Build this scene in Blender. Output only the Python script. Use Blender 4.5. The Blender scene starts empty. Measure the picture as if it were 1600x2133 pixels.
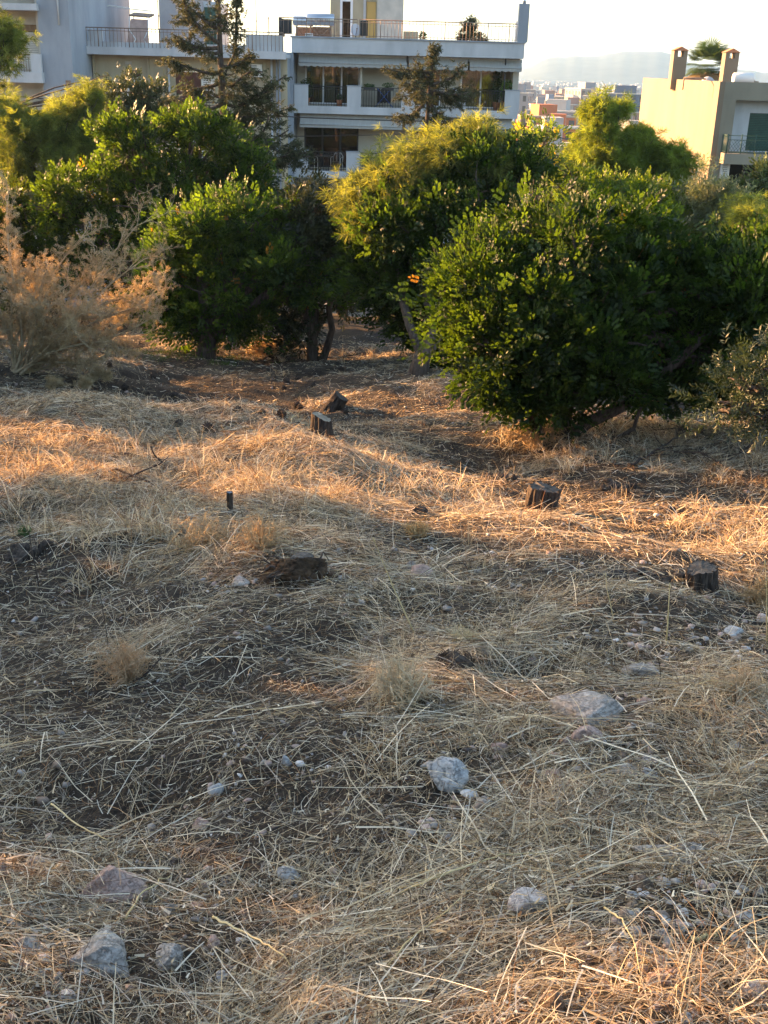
import bpy, bmesh, math, random
import numpy as np
from mathutils import Vector, Matrix, Euler
R = math.radians
random.seed(7); rng = np.random.default_rng(7)
scene = bpy.context.scene
COL = scene.collection

# ---------------------------------------------------------------- camera, sky, sun, exposure
F, PITCH, ROLL = 2300.0, R(22.0), R(1.6)
CAMZ = 1.6
cam_data = bpy.data.cameras.new("camera"); cam = bpy.data.objects.new("camera", cam_data); COL.objects.link(cam)
cam_data.sensor_fit = 'VERTICAL'; cam_data.sensor_height = 24.0; cam_data.lens = 24.0 * F / 2133.0
cam_data.clip_start = 0.05; cam_data.clip_end = 20000
cam.matrix_world = Matrix.Translation((0, 0, CAMZ)) @ Matrix.Rotation(math.pi/2 - PITCH, 4, 'X') @ Matrix.Rotation(ROLL, 4, 'Z')
scene.camera = cam

SUN_EL, SUN_AZ = R(12.0), R(-60.0)          # azimuth from +Y towards +X: the sun stands low on the left, a little ahead
SUN_DIR = Vector((math.sin(SUN_AZ)*math.cos(SUN_EL), math.cos(SUN_AZ)*math.cos(SUN_EL), math.sin(SUN_EL)))
world = bpy.data.worlds.new("World"); scene.world = world; world.use_nodes = True
wn = world.node_tree; wn.nodes.clear()
sky = wn.nodes.new('ShaderNodeTexSky'); sky.sky_type = 'NISHITA'; sky.sun_disc = False
sky.sun_elevation = SUN_EL; sky.sun_rotation = SUN_AZ; sky.air_density = 1.0; sky.dust_density = 1.8; sky.ozone_density = 1.0
bg = wn.nodes.new('ShaderNodeBackground'); bg.inputs['Strength'].default_value = 0.086
wo = wn.nodes.new('ShaderNodeOutputWorld')
wn.links.new(sky.outputs[0], bg.inputs[0]); wn.links.new(bg.outputs[0], wo.inputs[0])
sl = bpy.data.lights.new("sun", 'SUN'); sun = bpy.data.objects.new("sun", sl); COL.objects.link(sun)
sl.energy = 5.0; sl.angle = R(0.6); sl.color = (1.0, 0.53, 0.22)
sun.rotation_euler = SUN_DIR.to_track_quat('Z', 'Y').to_euler(); sun.location = (-30, 10, 30)
scene.view_settings.view_transform = 'Standard'; scene.view_settings.look = 'None'
scene.view_settings.gamma = 1.0; scene.view_settings.exposure = 2.85
scene.cycles.max_bounces = 6; scene.cycles.diffuse_bounces = 3; scene.cycles.transparent_max_bounces = 12
scene.cycles.transmission_bounces = 4; scene.cycles.volume_bounces = 1

# ---------------------------------------------------------------- picture point -> place in the world
_c, _s = math.cos(PITCH), math.sin(PITCH)
FW = np.array([0, _c, -_s]); U0 = np.array([0, _s, _c]); R0 = np.array([1.0, 0, 0])
XR = math.cos(ROLL)*R0 + math.sin(ROLL)*U0; YR = -math.sin(ROLL)*R0 + math.cos(ROLL)*U0
CP = np.array([0, 0, CAMZ])
def ray(px, py): return FW + XR*((px-800)/F) + YR*((1066.5-py)/F)
def at(px, py, D):
    d = ray(px, py); return CP + d*(D/d[1])
def mpp(p):                                  # metres per photo pixel at a place
    return float(np.dot(np.asarray(p)-CP, FW))/F

# ---------------------------------------------------------------- ground height
_nr = np.random.default_rng(3)
def _mk(n, fr): 
    a = _nr.uniform(0, 2*np.pi, n); f = _nr.uniform(fr*.6, fr*1.6, n); ph = _nr.uniform(0, 6.28, n)
    return np.cos(a)*f, np.sin(a)*f, ph
_oct = [(_mk(7, 0.9), .085), (_mk(9, 2.6), .034), (_mk(11, 8.0), .012), (_mk(12, 24.0), .0045)]
def sn(x, y, k):
    (fx, fy, ph), a = _oct[k]; s = 0
    for i in range(len(fx)): s = s + np.sin(x*fx[i] + y*fy[i] + ph[i])
    return s*a/math.sqrt(len(fx))*1.4
_pd = np.array([-400,-60, 0, 13.7, 17, 21, 30, 40, 50, 60, 120, 200, 300, 600, 1000, 2000, 3500, 9000.])
_pz = np.array([-60,-12, 1.6, 4.34, 4.75, 5.2, 6.4, 8.5, 11.5, 13.5, 16, 20, 24, 30, 36, 44, 46, 46.]) * -1 + CAMZ
def prof(y):
    s = 0
    for d in (-1.5, -.75, 0, .75, 1.5): s = s + np.interp(y+d, _pd, _pz)
    return s/5
BUMPS = [(-3.6, 11.2, 3.0, 1.15, .34), (-5.2, 8.2, 2.2, .8, -.18), (-.75, 9.3, .7, .8, .2), (-2.3, 7.3, 1.4, .5, -.12), (-1.0, 6.1, .9, .5, .06),
         (2.4, 13.3, 1.6, 1.2, .22), (5.0, 12.0, 2.5, 1.2, .16), (.6, 11.6, 1.1, 1.1, -.2), (.62, 4.15, .16, .12, -.13), (1.2, 3.6, .5, .35, .06),
         (-1.0, 3.45, .55, .22, .07), (-.9, 3.05, .5, .2, -.07), (-.8, 4.6, .6, .3, .06), (2.6, 6.6, .5, .6, .1), (3.2, 8.5, 1.2, .6, .1),
         (-2.6, 22.5, 1.2, .9, .28), (1.3, 16, 1.3, .7, .16), (-.9, 2.0, .25, .2, .05), (-6.5, 14, 2.0, 1.5, .15)]
def gz(x, y):
    x = np.asarray(x, float); y = np.asarray(y, float)
    fade = np.clip(1 - (np.abs(y)-30)/30, 0, 1)
    z = prof(y) + fade*(sn(x, y, 0) + sn(x, y, 1) + sn(x, y, 2) + sn(x, y, 3))
    for bx, by, sx, sy, h in BUMPS: z = z + h*np.exp(-((x-bx)/sx)**2 - ((y-by)/sy)**2)
    return z
def gp(px, py):                              # where a picture point meets the ground
    d = ray(px, py); t = np.geomspace(1.0, 90, 3000)/d[1]
    p = CP[None, :] + t[:, None]*d[None, :]
    below = p[:, 2] < gz(p[:, 0], p[:, 1]); i = int(np.argmax(below)) if below.any() else -1
    q = p[i]; return np.array([q[0], q[1], float(gz(q[0], q[1]))])

# ---------------------------------------------------------------- object helpers
def link(o, parent=None):
    COL.objects.link(o)
    if parent is not None: o.parent = parent
    return o
def tag(o, label=None, cat=None, group=None, kind=None):
    if label: o['label'] = label
    if cat: o['category'] = cat
    if group: o['group'] = group
    if kind: o['kind'] = kind
    return o
def thing(name, label, cat, loc=(0, 0, 0), group=None, rz=0):
    o = bpy.data.objects.new(name, None); o.location = loc; o.rotation_euler = (0, 0, rz); o.empty_display_size = .2
    link(o); return tag(o, label, cat, group)
def npmesh(name, V, Q, m, parent=None, n=4, col=None, smooth=False):
    V = np.asarray(V, np.float32).reshape(-1, 3); Q = np.asarray(Q, np.int32).reshape(-1, n)
    me = bpy.data.meshes.new(name); me.vertices.add(len(V)); me.vertices.foreach_set('co', V.ravel())
    me.loops.add(Q.size); me.loops.foreach_set('vertex_index', Q.ravel())
    me.polygons.add(len(Q)); me.polygons.foreach_set('loop_start', np.arange(0, Q.size, n, dtype=np.int32))
    try: me.polygons.foreach_set('loop_total', np.full(len(Q), n, np.int32))
    except Exception: pass
    if col is not None:
        col = np.asarray(col, np.float32)
        if col.shape[-1] == 3: col = np.concatenate([col, np.ones((len(col), 1), np.float32)], 1)
        a = me.color_attributes.new('col', 'FLOAT_COLOR', 'POINT'); a.data.foreach_set('color', col.ravel())
    if smooth: me.polygons.foreach_set('use_smooth', np.ones(len(Q), bool))
    me.update(calc_edges=True); me.validate(); me.materials.append(m)
    return link(bpy.data.objects.new(name, me), parent)
class MB:                                    # collects shapes, becomes one mesh
    def __init__(s): s.v = []; s.f = []; s.sm = []
    def add(s, vs, fs, smooth=False):
        k = len(s.v); s.v += [tuple(map(float, v)) for v in vs]; s.f += [tuple(i+k for i in f) for f in fs]; s.sm += [smooth]*len(fs); return s
    def box(s, x0, x1, y0, y1, z0, z1):
        v = [(x, y, z) for x in (x0, x1) for y in (y0, y1) for z in (z0, z1)]
        return s.add(v, [(0,1,3,2),(4,6,7,5),(0,4,5,1),(2,3,7,6),(0,2,6,4),(1,5,7,3)])
    def tube(s, pts, rad, n=8, cap=True, smooth=True):
        pts = [np.asarray(p, float) for p in pts]; m = len(pts)
        if not hasattr(rad, '__len__'): rad = [rad]*m
        vs = []; up = np.array([.13, .21, 1.0]); 
        for i, p in enumerate(pts):
            t = pts[min(i+1, m-1)] - pts[max(i-1, 0)]; t = t/(np.linalg.norm(t)+1e-9)
            u = up if abs(np.dot(up, t)) < .97 else np.array([1.0, .1, 0]); a = np.cross(t, u); a /= np.linalg.norm(a); b = np.cross(t, a); up = np.cross(a, t)
            for k in range(n):
                w = 2*math.pi*k/n; vs.append(p + rad[i]*(math.cos(w)*a + math.sin(w)*b))
        fs = [(i*n+k, (i+1)*n+k, (i+1)*n+(k+1) % n, i*n+(k+1) % n) for i in range(m-1) for k in range(n)]
        s.add(vs, fs, smooth)
        if cap: k0 = len(s.v)-len(vs); s.f += [tuple(k0+k for k in range(n)), tuple(k0+(m-1)*n+n-1-k for k in range(n))]; s.sm += [False]*2
        return s
    def build(s, name, m, parent=None, bevel=0):
        me = bpy.data.meshes.new(name); me.from_pydata(s.v, [], s.f); me.polygons.foreach_set('use_smooth', s.sm); me.update(); me.materials.append(m)
        o = link(bpy.data.objects.new(name, me), parent)
        if bevel:
            b = o.modifiers.new('bevel', 'BEVEL'); b.width = bevel; b.segments = 1; b.limit_method = 'ANGLE'
        return o
def box(name, m, parent, x0, x1, y0, y1, z0, z1, bevel=0): return MB().box(x0, x1, y0, y1, z0, z1).build(name, m, parent, bevel)
def copy_tree(o, parent=None):
    kids = [c for c in o.children]
    c = o.copy(); COL.objects.link(c); c.parent = parent
    for k in kids: copy_tree(k, c)
    return c

# ---------------------------------------------------------------- materials
def newmat(name):
    m = bpy.data.materials.new(name); m.use_nodes = True; nt = m.node_tree; nt.nodes.clear()
    return m, nt, nt.nodes.new('ShaderNodeOutputMaterial')
def N(nt, t, **kw):
    n = nt.nodes.new(t)
    for k, v in kw.items():
        if k in n.inputs: n.inputs[k].default_value = v
        else: setattr(n, k, v)
    return n
def surf(name, col, col2=None, rough=.8, scale=3.0, bump=0.0, bscale=60.0, metal=0.0, detail=5.0, spec=.3, stretch=None, lo=.35, hi=.65):
    m, nt, out = newmat(name); L = nt.links.new
    p = N(nt, 'ShaderNodeBsdfPrincipled', Roughness=rough, Metallic=metal); p.inputs['Specular IOR Level'].default_value = spec
    tc = N(nt, 'ShaderNodeTexCoord'); src = tc.outputs['Object']
    if stretch:
        mp = N(nt, 'ShaderNodeMapping'); mp.inputs['Scale'].default_value = stretch; L(src, mp.inputs[0]); src = mp.outputs[0]
    if col2:
        nz = N(nt, 'ShaderNodeTexNoise', Scale=scale, Detail=detail, Roughness=.6); L(src, nz.inputs['Vector'])
        cr = N(nt, 'ShaderNodeValToRGB'); cr.color_ramp.elements[0].position = lo; cr.color_ramp.elements[1].position = hi
        cr.color_ramp.elements[0].color = (*col, 1); cr.color_ramp.elements[1].color = (*col2, 1)
        L(nz.outputs[0], cr.inputs[0]); L(cr.outputs[0], p.inputs['Base Color'])
    else: p.inputs['Base Color'].default_value = (*col, 1)
    if bump:
        n2 = N(nt, 'ShaderNodeTexNoise', Scale=bscale, Detail=6.0, Roughness=.65); L(src, n2.inputs['Vector'])
        b = N(nt, 'ShaderNodeBump', Strength=bump, Distance=.02); L(n2.outputs[0], b.inputs['Height']); L(b.outputs[0], p.inputs['Normal'])
    L(p.outputs[0], out.inputs[0]); return m
def leafmat(name, trans=.45, rough=.45, spec=.4, tint=(1.25, 1.15, .5)):
    m, nt, out = newmat(name); L = nt.links.new
    a = N(nt, 'ShaderNodeAttribute', attribute_name='col')
    p = N(nt, 'ShaderNodeBsdfPrincipled', Roughness=rough); p.inputs['Specular IOR Level'].default_value = spec; L(a.outputs['Color'], p.inputs['Base Color'])
    mu = N(nt, 'ShaderNodeMix', data_type='RGBA', blend_type='MULTIPLY'); mu.inputs[0].default_value = 1; L(a.outputs['Color'], mu.inputs[6]); mu.inputs[7].default_value = (*tint, 1)
    t = N(nt, 'ShaderNodeBsdfTranslucent'); L(mu.outputs[2], t.inputs[0])
    mx = N(nt, 'ShaderNodeMixShader'); mx.inputs[0].default_value = trans; L(p.outputs[0], mx.inputs[1]); L(t.outputs[0], mx.inputs[2]); L(mx.outputs[0], out.inputs[0])
    return m
def glassmat(name, tint=(.8, .85, .85), refl=.35, rough=.02):
    m, nt, out = newmat(name); L = nt.links.new
    t = N(nt, 'ShaderNodeBsdfTransparent'); t.inputs[0].default_value = (*tint, 1)
    g = N(nt, 'ShaderNodeBsdfGlossy', Roughness=rough); mx = N(nt, 'ShaderNodeMixShader'); mx.inputs[0].default_value = refl
    L(t.outputs[0], mx.inputs[1]); L(g.outputs[0], mx.inputs[2]); L(mx.outputs[0], out.inputs[0]); return m

# ================================================================ GROUND
# patches of bare dark soil and painted shade (negative) and thick straw (positive), in world metres
def _pat(lst):
    out = []
    for px, py, rx, ry, a in lst:
        p = gp(px, py); q = gp(px, py-ry); r = gp(px, py+ry)
        out.append((p[0], p[1], rx*mpp(p), max(.08, abs(q[1]-r[1])/2), a*(.95 if a < 0 else .85)))
    return out
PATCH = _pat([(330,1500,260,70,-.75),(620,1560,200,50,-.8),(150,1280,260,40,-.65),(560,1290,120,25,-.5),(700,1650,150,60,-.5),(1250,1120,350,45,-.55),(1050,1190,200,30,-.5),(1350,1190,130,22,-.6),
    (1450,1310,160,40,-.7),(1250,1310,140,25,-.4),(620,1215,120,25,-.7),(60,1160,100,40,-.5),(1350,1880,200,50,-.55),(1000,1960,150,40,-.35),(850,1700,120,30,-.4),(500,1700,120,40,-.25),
    (1000,980,200,60,-.2),(1250,1020,130,30,-.45),(1480,1020,130,14,-.4),(900,900,200,50,-.2),(450,850,330,45,.4),(1100,900,120,40,-.4),(650,765,300,25,.25),(330,1090,90,20,-.3),  # the long thin streak and carob-foot patches darken the ground as cast shade
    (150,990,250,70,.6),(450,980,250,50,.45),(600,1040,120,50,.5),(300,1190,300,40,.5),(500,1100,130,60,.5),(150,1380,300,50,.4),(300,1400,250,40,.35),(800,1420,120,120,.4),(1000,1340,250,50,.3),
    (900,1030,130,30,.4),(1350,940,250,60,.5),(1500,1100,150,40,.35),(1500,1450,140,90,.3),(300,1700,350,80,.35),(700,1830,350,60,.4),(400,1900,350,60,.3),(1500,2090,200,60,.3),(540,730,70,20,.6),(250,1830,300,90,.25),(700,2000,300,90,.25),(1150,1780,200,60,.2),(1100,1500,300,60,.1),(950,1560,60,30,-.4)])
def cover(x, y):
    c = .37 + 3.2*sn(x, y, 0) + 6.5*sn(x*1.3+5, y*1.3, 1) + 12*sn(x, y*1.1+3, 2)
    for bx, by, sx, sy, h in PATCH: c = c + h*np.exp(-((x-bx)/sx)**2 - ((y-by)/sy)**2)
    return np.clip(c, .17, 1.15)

def ground_material():
    m, nt, out = newmat('dry_soil'); L = nt.links.new
    tc = N(nt, 'ShaderNodeTexCoord'); a = N(nt, 'ShaderNodeAttribute', attribute_name='col')
    n1 = N(nt, 'ShaderNodeTexNoise', Scale=3.0, Detail=9.0, Roughness=.7); n2 = N(nt, 'ShaderNodeTexNoise', Scale=26.0, Detail=8.0, Roughness=.7)
    vo = N(nt, 'ShaderNodeTexVoronoi', Scale=38.0); L(tc.outputs['Object'], n1.inputs['Vector']); L(tc.outputs['Object'], n2.inputs['Vector']); L(tc.outputs['Object'], vo.inputs['Vector'])
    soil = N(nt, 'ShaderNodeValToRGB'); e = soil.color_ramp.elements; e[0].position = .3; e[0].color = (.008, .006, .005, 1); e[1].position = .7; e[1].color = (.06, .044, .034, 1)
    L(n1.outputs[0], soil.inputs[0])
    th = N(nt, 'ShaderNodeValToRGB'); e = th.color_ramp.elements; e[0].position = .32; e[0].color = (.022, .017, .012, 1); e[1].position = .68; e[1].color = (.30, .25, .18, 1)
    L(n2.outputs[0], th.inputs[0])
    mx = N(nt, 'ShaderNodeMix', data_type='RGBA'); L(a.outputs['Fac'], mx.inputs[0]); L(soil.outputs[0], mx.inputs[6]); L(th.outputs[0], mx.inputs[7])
    # far ground: grey-green suburban land
    sp = N(nt, 'ShaderNodeSeparateXYZ'); L(tc.outputs['Object'], sp.inputs[0])
    mr = N(nt, 'ShaderNodeMapRange'); mr.inputs[1].default_value = 45; mr.inputs[2].default_value = 90; L(sp.outputs[1], mr.inputs[0])
    n3 = N(nt, 'ShaderNodeTexNoise', Scale=.02, Detail=9.0, Roughness=.8); L(tc.outputs['Object'], n3.inputs['Vector'])
    fr = N(nt, 'ShaderNodeValToRGB'); e = fr.color_ramp.elements; e[0].position = .42; e[0].color = (.03, .045, .022, 1); e[1].position = .6; e[1].color = (.22, .18, .15, 1); L(n3.outputs[0], fr.inputs[0])
    m2 = N(nt, 'ShaderNodeMix', data_type='RGBA'); L(mr.outputs[0], m2.inputs[0]); L(mx.outputs[2], m2.inputs[6]); L(fr.outputs[0], m2.inputs[7])
    p = N(nt, 'ShaderNodeBsdfPrincipled', Roughness=.95); p.inputs['Specular IOR Level'].default_value = .15; L(m2.outputs[2], p.inputs['Base Color'])
    ad = N(nt, 'ShaderNodeMath', operation='ADD'); L(n2.outputs[0], ad.inputs[0]); L(vo.outputs['Distance'], ad.inputs[1])
    b = N(nt, 'ShaderNodeBump', Strength=1.0, Distance=.03); L(ad.outputs[0], b.inputs['Height']); L(b.outputs[0], p.inputs['Normal'])
    L(p.outputs[0], out.inputs[0]); return m
yy = np.concatenate([-np.geomspace(400, 6, 26), np.linspace(-5, 1.1, 22), np.geomspace(1.2, 26, 520), np.geomspace(26.6, 9000, 110)])
tt = np.linspace(-1, 1, 321); tt = .35*tt + .65*tt**3
YY, TT = np.meshgrid(yy, tt, indexing='ij'); XX = TT*(np.abs(YY)*1.25 + 9)
ZZ = gz(XX, YY); nr, nc = XX.shape
ii = np.arange(nr*nc).reshape(nr, nc)
Q = np.stack([ii[:-1, :-1], ii[:-1, 1:], ii[1:, 1:], ii[1:, :-1]], -1)
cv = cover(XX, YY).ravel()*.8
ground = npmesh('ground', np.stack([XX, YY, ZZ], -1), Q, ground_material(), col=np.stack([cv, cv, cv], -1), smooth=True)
tag(ground, kind='structure')

# distant hills
M_hill = surf('haze_blue_scrub', (.015, .025, .035), (.04, .055, .065), scale=.012, detail=9)  # scrub colour takes in the blue of the distance haze
def hill(name, pts, D, depth, zb):
    prof_ = [at(px, py, D) for px, py in pts]; vs = []; n = len(prof_); rows = 26; xs = np.linspace(prof_[0][0], prof_[-1][0], 170)
    zs = np.interp(xs, [p[0] for p in prof_], [p[2] for p in prof_])
    zs = zs + (np.sin(xs*.013)*2 + np.sin(xs*.041+1)*1.5 + np.sin(xs*.11+2)*1.0)
    for j in range(rows):
        t = j/(rows-1); yv = D - depth + 2*depth*t; s = math.sin(math.pi*t)**1.2
        for i, x in enumerate(xs):
            vs.append((x*(yv/D), yv, zb + (zs[i]-zb)*s*(1+.10*math.sin(x*.01+t*9)*(1-s))))
    m = len(xs); Q = [(j*m+i, j*m+i+1, (j+1)*m+i+1, (j+1)*m+i) for j in range(rows-1) for i in range(m-1)]
    return tag(npmesh(name, vs, Q, M_hill, smooth=True), kind='structure')
hill('hill', [(1020,160),(1100,142),(1145,119),(1180,120),(1230,118),(1270,112),(1310,106),(1345,105),(1380,108),(1410,116),(1440,134),(1480,140),(1600,150),(1720,170)], 4200, 900, -46)
hill('hill', [(-200,110),(100,112),(300,115),(480,118),(900,128),(1090,130),(1130,134),(1200,145)], 7600, 900, -46)

# ================================================================ haze
def haze():
    m, nt, out = newmat('haze_air'); v = N(nt, 'ShaderNodeVolumePrincipled', Density=HAZE); v.inputs['Color'].default_value = (.42, .68, 1.0, 1); v.inputs['Anisotropy'].default_value = .35
    nt.links.new(v.outputs[0], out.inputs['Volume'])
    o = box('haze', m, None, -12000, 12000, -410, 9100, -50, 130); tag(o, 'pale morning haze filling the valley air', 'haze', kind='stuff')
HAZE = 1.25e-4

# ================================================================ BUILDINGS
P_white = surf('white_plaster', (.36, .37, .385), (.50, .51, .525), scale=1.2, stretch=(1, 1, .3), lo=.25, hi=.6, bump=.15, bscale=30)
P_wshade = surf('shaded_white_plaster', (.22, .245, .28), (.31, .335, .375), scale=.9, stretch=(1, 1, .35), lo=.28, hi=.6, bump=.15, bscale=25)  # white plaster with its bluish shade mixed into the colour
P_cream = surf('cream_plaster', (.30, .26, .18), (.42, .37, .26), scale=1.0, stretch=(1.2, 1.2, .3), lo=.28, hi=.6, bump=.2, bscale=30)
P_wall2 = surf('beige_plaster', (.38, .35, .29), (.44, .41, .34), scale=1.1, bump=.2, bscale=30)
P_grey = surf('grey_plaster', (.40, .38, .34), (.52, .49, .43), scale=1.5, bump=.2)
P_yel = surf('yellow_ochre_plaster', (.185, .138, .092), (.225, .172, .118), scale=.6, stretch=(1, 1, .4), lo=.25, hi=.65, bump=.15, bscale=30)
P_yshade = surf('shaded_ochre_plaster', (.20, .175, .13), (.27, .24, .18), scale=.8, stretch=(1, 1, .3), lo=.25, hi=.65, bump=.15, bscale=30)  # ochre walls turned from the sun: beige shade put into the colour
M_roof = surf('roof_screed', (.35, .33, .30), (.5, .47, .43), scale=1.5)
M_awn = surf('awning_cloth', (.30, .30, .285), (.35, .35, .335), scale=2, stretch=(8, 1, 1), rough=.95)
M_blk = surf('black_iron', (.03, .03, .032), rough=.5)
M_rail = surf('brown_rail_paint', (.22, .15, .11), rough=.6)
M_dgreen = surf('dark_green_paint', (.02, .06, .045), (.03, .08, .06), rough=.5)
M_dark = surf('unlit_room_shade', (.018, .018, .018), rough=.9)  # near-black colour stands in for unlit depth behind openings
M_brown = surf('brown_shutter', (.09, .035, .028), rough=.6)
M_frame = surf('white_window_frame', (.72, .73, .75), rough=.4)
M_shut = surf('roller_shutter', (.55, .53, .48), (.6, .58, .53), scale=4, rough=.6)
M_cur = surf('curtain_cloth', (.40, .36, .26), (.58, .52, .38), scale=6, stretch=(6, 6, .2), rough=.95)
M_steel = surf('galvanised_steel', (.5, .51, .53), rough=.32, metal=.9)
M_rust = surf('rusty_steel', (.20, .12, .08), (.34, .24, .17), scale=12, rough=.8)
M_pvc = surf('white_plastic', (.68, .67, .64), rough=.45)
M_terra = surf('terracotta', (.36, .14, .07), (.45, .2, .1), scale=8, rough=.85)
M_panel = surf('solar_panel_glass', (.03, .04, .06), rough=.15, spec=.6)
M_dish = surf('grey_dish_paint', (.45, .46, .5), rough=.5)
M_door = surf('ochre_door_panel', (.62, .42, .14), rough=.6)
M_wood = surf('old_wood', (.16, .10, .06), (.26, .18, .11), scale=5, stretch=(2, 2, .3))
G_pane = glassmat('window_glass', (.62, .66, .63), .20)
G_dark = glassmat('tinted_glass', (.10, .12, .12), .10)

def plane_map(D, xref, yref):
    """picture point -> (X, Z) on the upright plane at distance D"""
    def f(px, py):
        p = at(px, py, D); return p[0], p[2]
    return f
def railing(name, m, par, x0, x1, y, z0, z1, n, r=.012, mids=1, axis='x', post=0):
    b = MB()
    def P(u, z): return (u, y, z) if axis == 'x' else (y, u, z)
    b.tube([P(x0, z1), P(x1, z1)], .022, 6)
    for k in range(mids): zz = z1 - .12 if k == 0 else z0 + .08; b.tube([P(x0, zz), P(x1, zz)], .012, 4)
    for i in range(n+1): u = x0 + (x1-x0)*i/n; b.tube([P(u, z0), P(u, z1)], r*(2 if post and i % post == 0 else 1), 4)
    return b.build(name, m, par)
def window(par, x0, x1, z0, z1, y, n=2, fr=.07, glass=None, curt=None, deep=.7, mf=None):
    """recessed sliding window: frame > pane, room behind"""
    mf = mf or M_frame; w = x1-x0
    b = MB().box(x0, x0+fr, y-.04, y+.04, z0, z1).box(x1-fr, x1, y-.04, y+.04, z0, z1).box(x0+fr, x1-fr, y-.04, y+.04, z0, z0+fr).box(x0+fr, x1-fr, y-.04, y+.04, z1-fr, z1)
    for k in range(1, n):
        xx = x0 + w*k/n; b.box(xx-.04, xx+.04, y-.045, y+.045, z0+fr, z1-fr)
    f = b.build('window', mf, par)
    box('pane', glass or G_pane, f, x0+fr+.002, x1-fr-.002, y-.008, y+.008, z0+fr+.002, z1-fr-.002)
    d = MB().box(x0-.02, x1+.02, y+deep, y+deep+.05, z0-.02, z1+.02).box(x0-.07, x0-.02, y+.06, y+deep, z0, z1).box(x1+.02, x1+.07, y+.06, y+deep, z0, z1).box(x0, x1, y+.06, y+deep, z0-.07, z0-.02).box(x0, x1, y+.06, y+deep, z1+.02, z1+.07)
    d.build('room', M_dark, f)
    for a, c in (curt or []):
        cm = MB(); k = 24; vs = []
        for i in range(k+1):
            t = a+(c-a)*i/k; xx = x0+fr+(w-2*fr)*t; yv = y+.22+.03*math.sin(i*2.1)
            vs += [(xx, yv, z0+.05), (xx, yv, z1-.05)]
        cm.add(vs, [(2*i, 2*i+2, 2*i+3, 2*i+1) for i in range(k)], True); cm.build('curtain', M_cur, f)
    return f
def wall_holes(b, x0, x1, z0, z1, y0, y1, holes):
    """wall slab between y0,y1 with rectangular openings (list of hx0,hx1,hz0,hz1), sorted"""
    holes = sorted(holes); x = x0
    for hx0, hx1, hz0, hz1 in holes:
        if hx0 > x: b.box(x, hx0, y0, y1, z0, z1)
        b.box(hx0, hx1, y0, y1, z0, hz0) if hz0 > z0 else None
        b.box(hx0, hx1, y0, y1, hz1, z1) if hz1 < z1 else None
        x = hx1
    if x < x1: b.box(x, x1, y0, y1, z0, z1)
    return b
GZ = float(prof(57.0)) - .5                  # street level under the houses

# ---------------------------------------------------------------- the white block with balconies and awnings
DM = 57.0; A = lambda px, py: (at(px, py, DM)[0], at(px, py, DM)[2])
mb = thing('apartment_block', 'wide white apartment block with deep balconies, scalloped awnings and sliding windows', 'building', (0, DM, GZ))
mb.location = (0, 0, 0)
X0, X1 = A(612, 130)[0], A(1086, 130)[0]
zt = A(850, 84)[1]; zc = A(850, 116)[1]      # top and bottom of the roof band
ST = 3.02
zf1 = A(850, 228)[1]                          # floor level of upper balcony
zf2 = zf1 - ST; zf3 = zf2 - ST
yb = DM + 1.7                                 # recessed wall
# roof and slabs
b = MB().box(X0-.1, X1+.1, DM-.05, DM+.18, zc, zt).box(X0-.1, X1+.1, DM+.18, DM+13, zc, zc+.22); b.build('roof_slab', P_white, mb)
box('cornice', P_wshade, mb, X0-.16, X1+.16, DM-.11, DM+.26, zt, zt+.06)
def xa(px): return A(px, 200)[0]
wins1 = [(630, 747), (856, 921), (962, 1049)]; wins2 = [(628, 746), (860, 925), (962, 1040)]
ztop = zc
for fl, (zf, wl) in enumerate(((zf1, wins1), (zf2, wins2), (zf3, [(700, 760), (860, 925), (962, 1040)]))):
    zh = (ztop - .02) if fl == 0 else zf + ST - .28
    hs = [(xa(a), xa(c), zf+.08, zf+2.42) for a, c in wl]
    wb = MB(); wall_holes(wb, X0+.02, X1-.3, zf, zh, yb, yb+.22, hs); wb.build('wall', P_wall2, mb)
    for k, h in enumerate(hs):
        window(mb, h[0]+.005, h[1]-.005, h[2]+.004, h[3]-.004, yb+.08, 3 if (h[1]-h[0]) > 2.2 else 2, curt=[[(.25, .55), (.62, .8)], [(.0, .45)], [(.05, .4), (.7, .95)]][k] if fl == 0 else ([(.1, .3)] if k == 0 else None), glass=G_pane if fl == 0 else G_dark, mf=M_frame if fl == 0 else M_blk)
    # slab with white fascia
    b = MB().box(X0, X1, DM, DM+.12, zf-.3, zf+.05).box(X0, X1, DM+.12, yb+.3, zf-.26, zf-.03); b.build('balcony_slab', P_white, mb)
    piers = [(613, 642), (723, 752), (836, 866), (944, 972), (1052, 1083)]
    for a, c in piers:
        pr_ = box('balcony_pier', P_white, mb, xa(a), xa(c), DM+.01, DM+.16, zf+.052, zf+.98); box('pier_cap', P_wshade, pr_, xa(a)-.03, xa(c)+.03, DM-.02, DM+.19, zf+.982, zf+1.02)
    for (a, c), (d, e) in zip(piers[:-1], piers[1:]): railing('balcony_railing', M_blk, mb, xa(c), xa(d), DM+.1, zf+.055, zf+.94, 15 if fl < 2 else 8, .011, 2)
# side walls and partition; right gable
b = MB().box(X0-.36, X0-.02, DM+.0, DM+13, GZ-3, zc-.003); b.build('side_wall', P_wshade, mb)
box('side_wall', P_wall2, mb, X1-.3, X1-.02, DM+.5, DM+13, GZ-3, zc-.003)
box('rear_wall', P_wall2, mb, X0, X1-.3, DM+12.7, DM+12.98, GZ-3, zc-.004)
box('balcony_partition', P_wall2, mb, xa(749), xa(749)+.1, DM+.55, yb-.01, zf1+.01, zc-.01)
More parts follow.
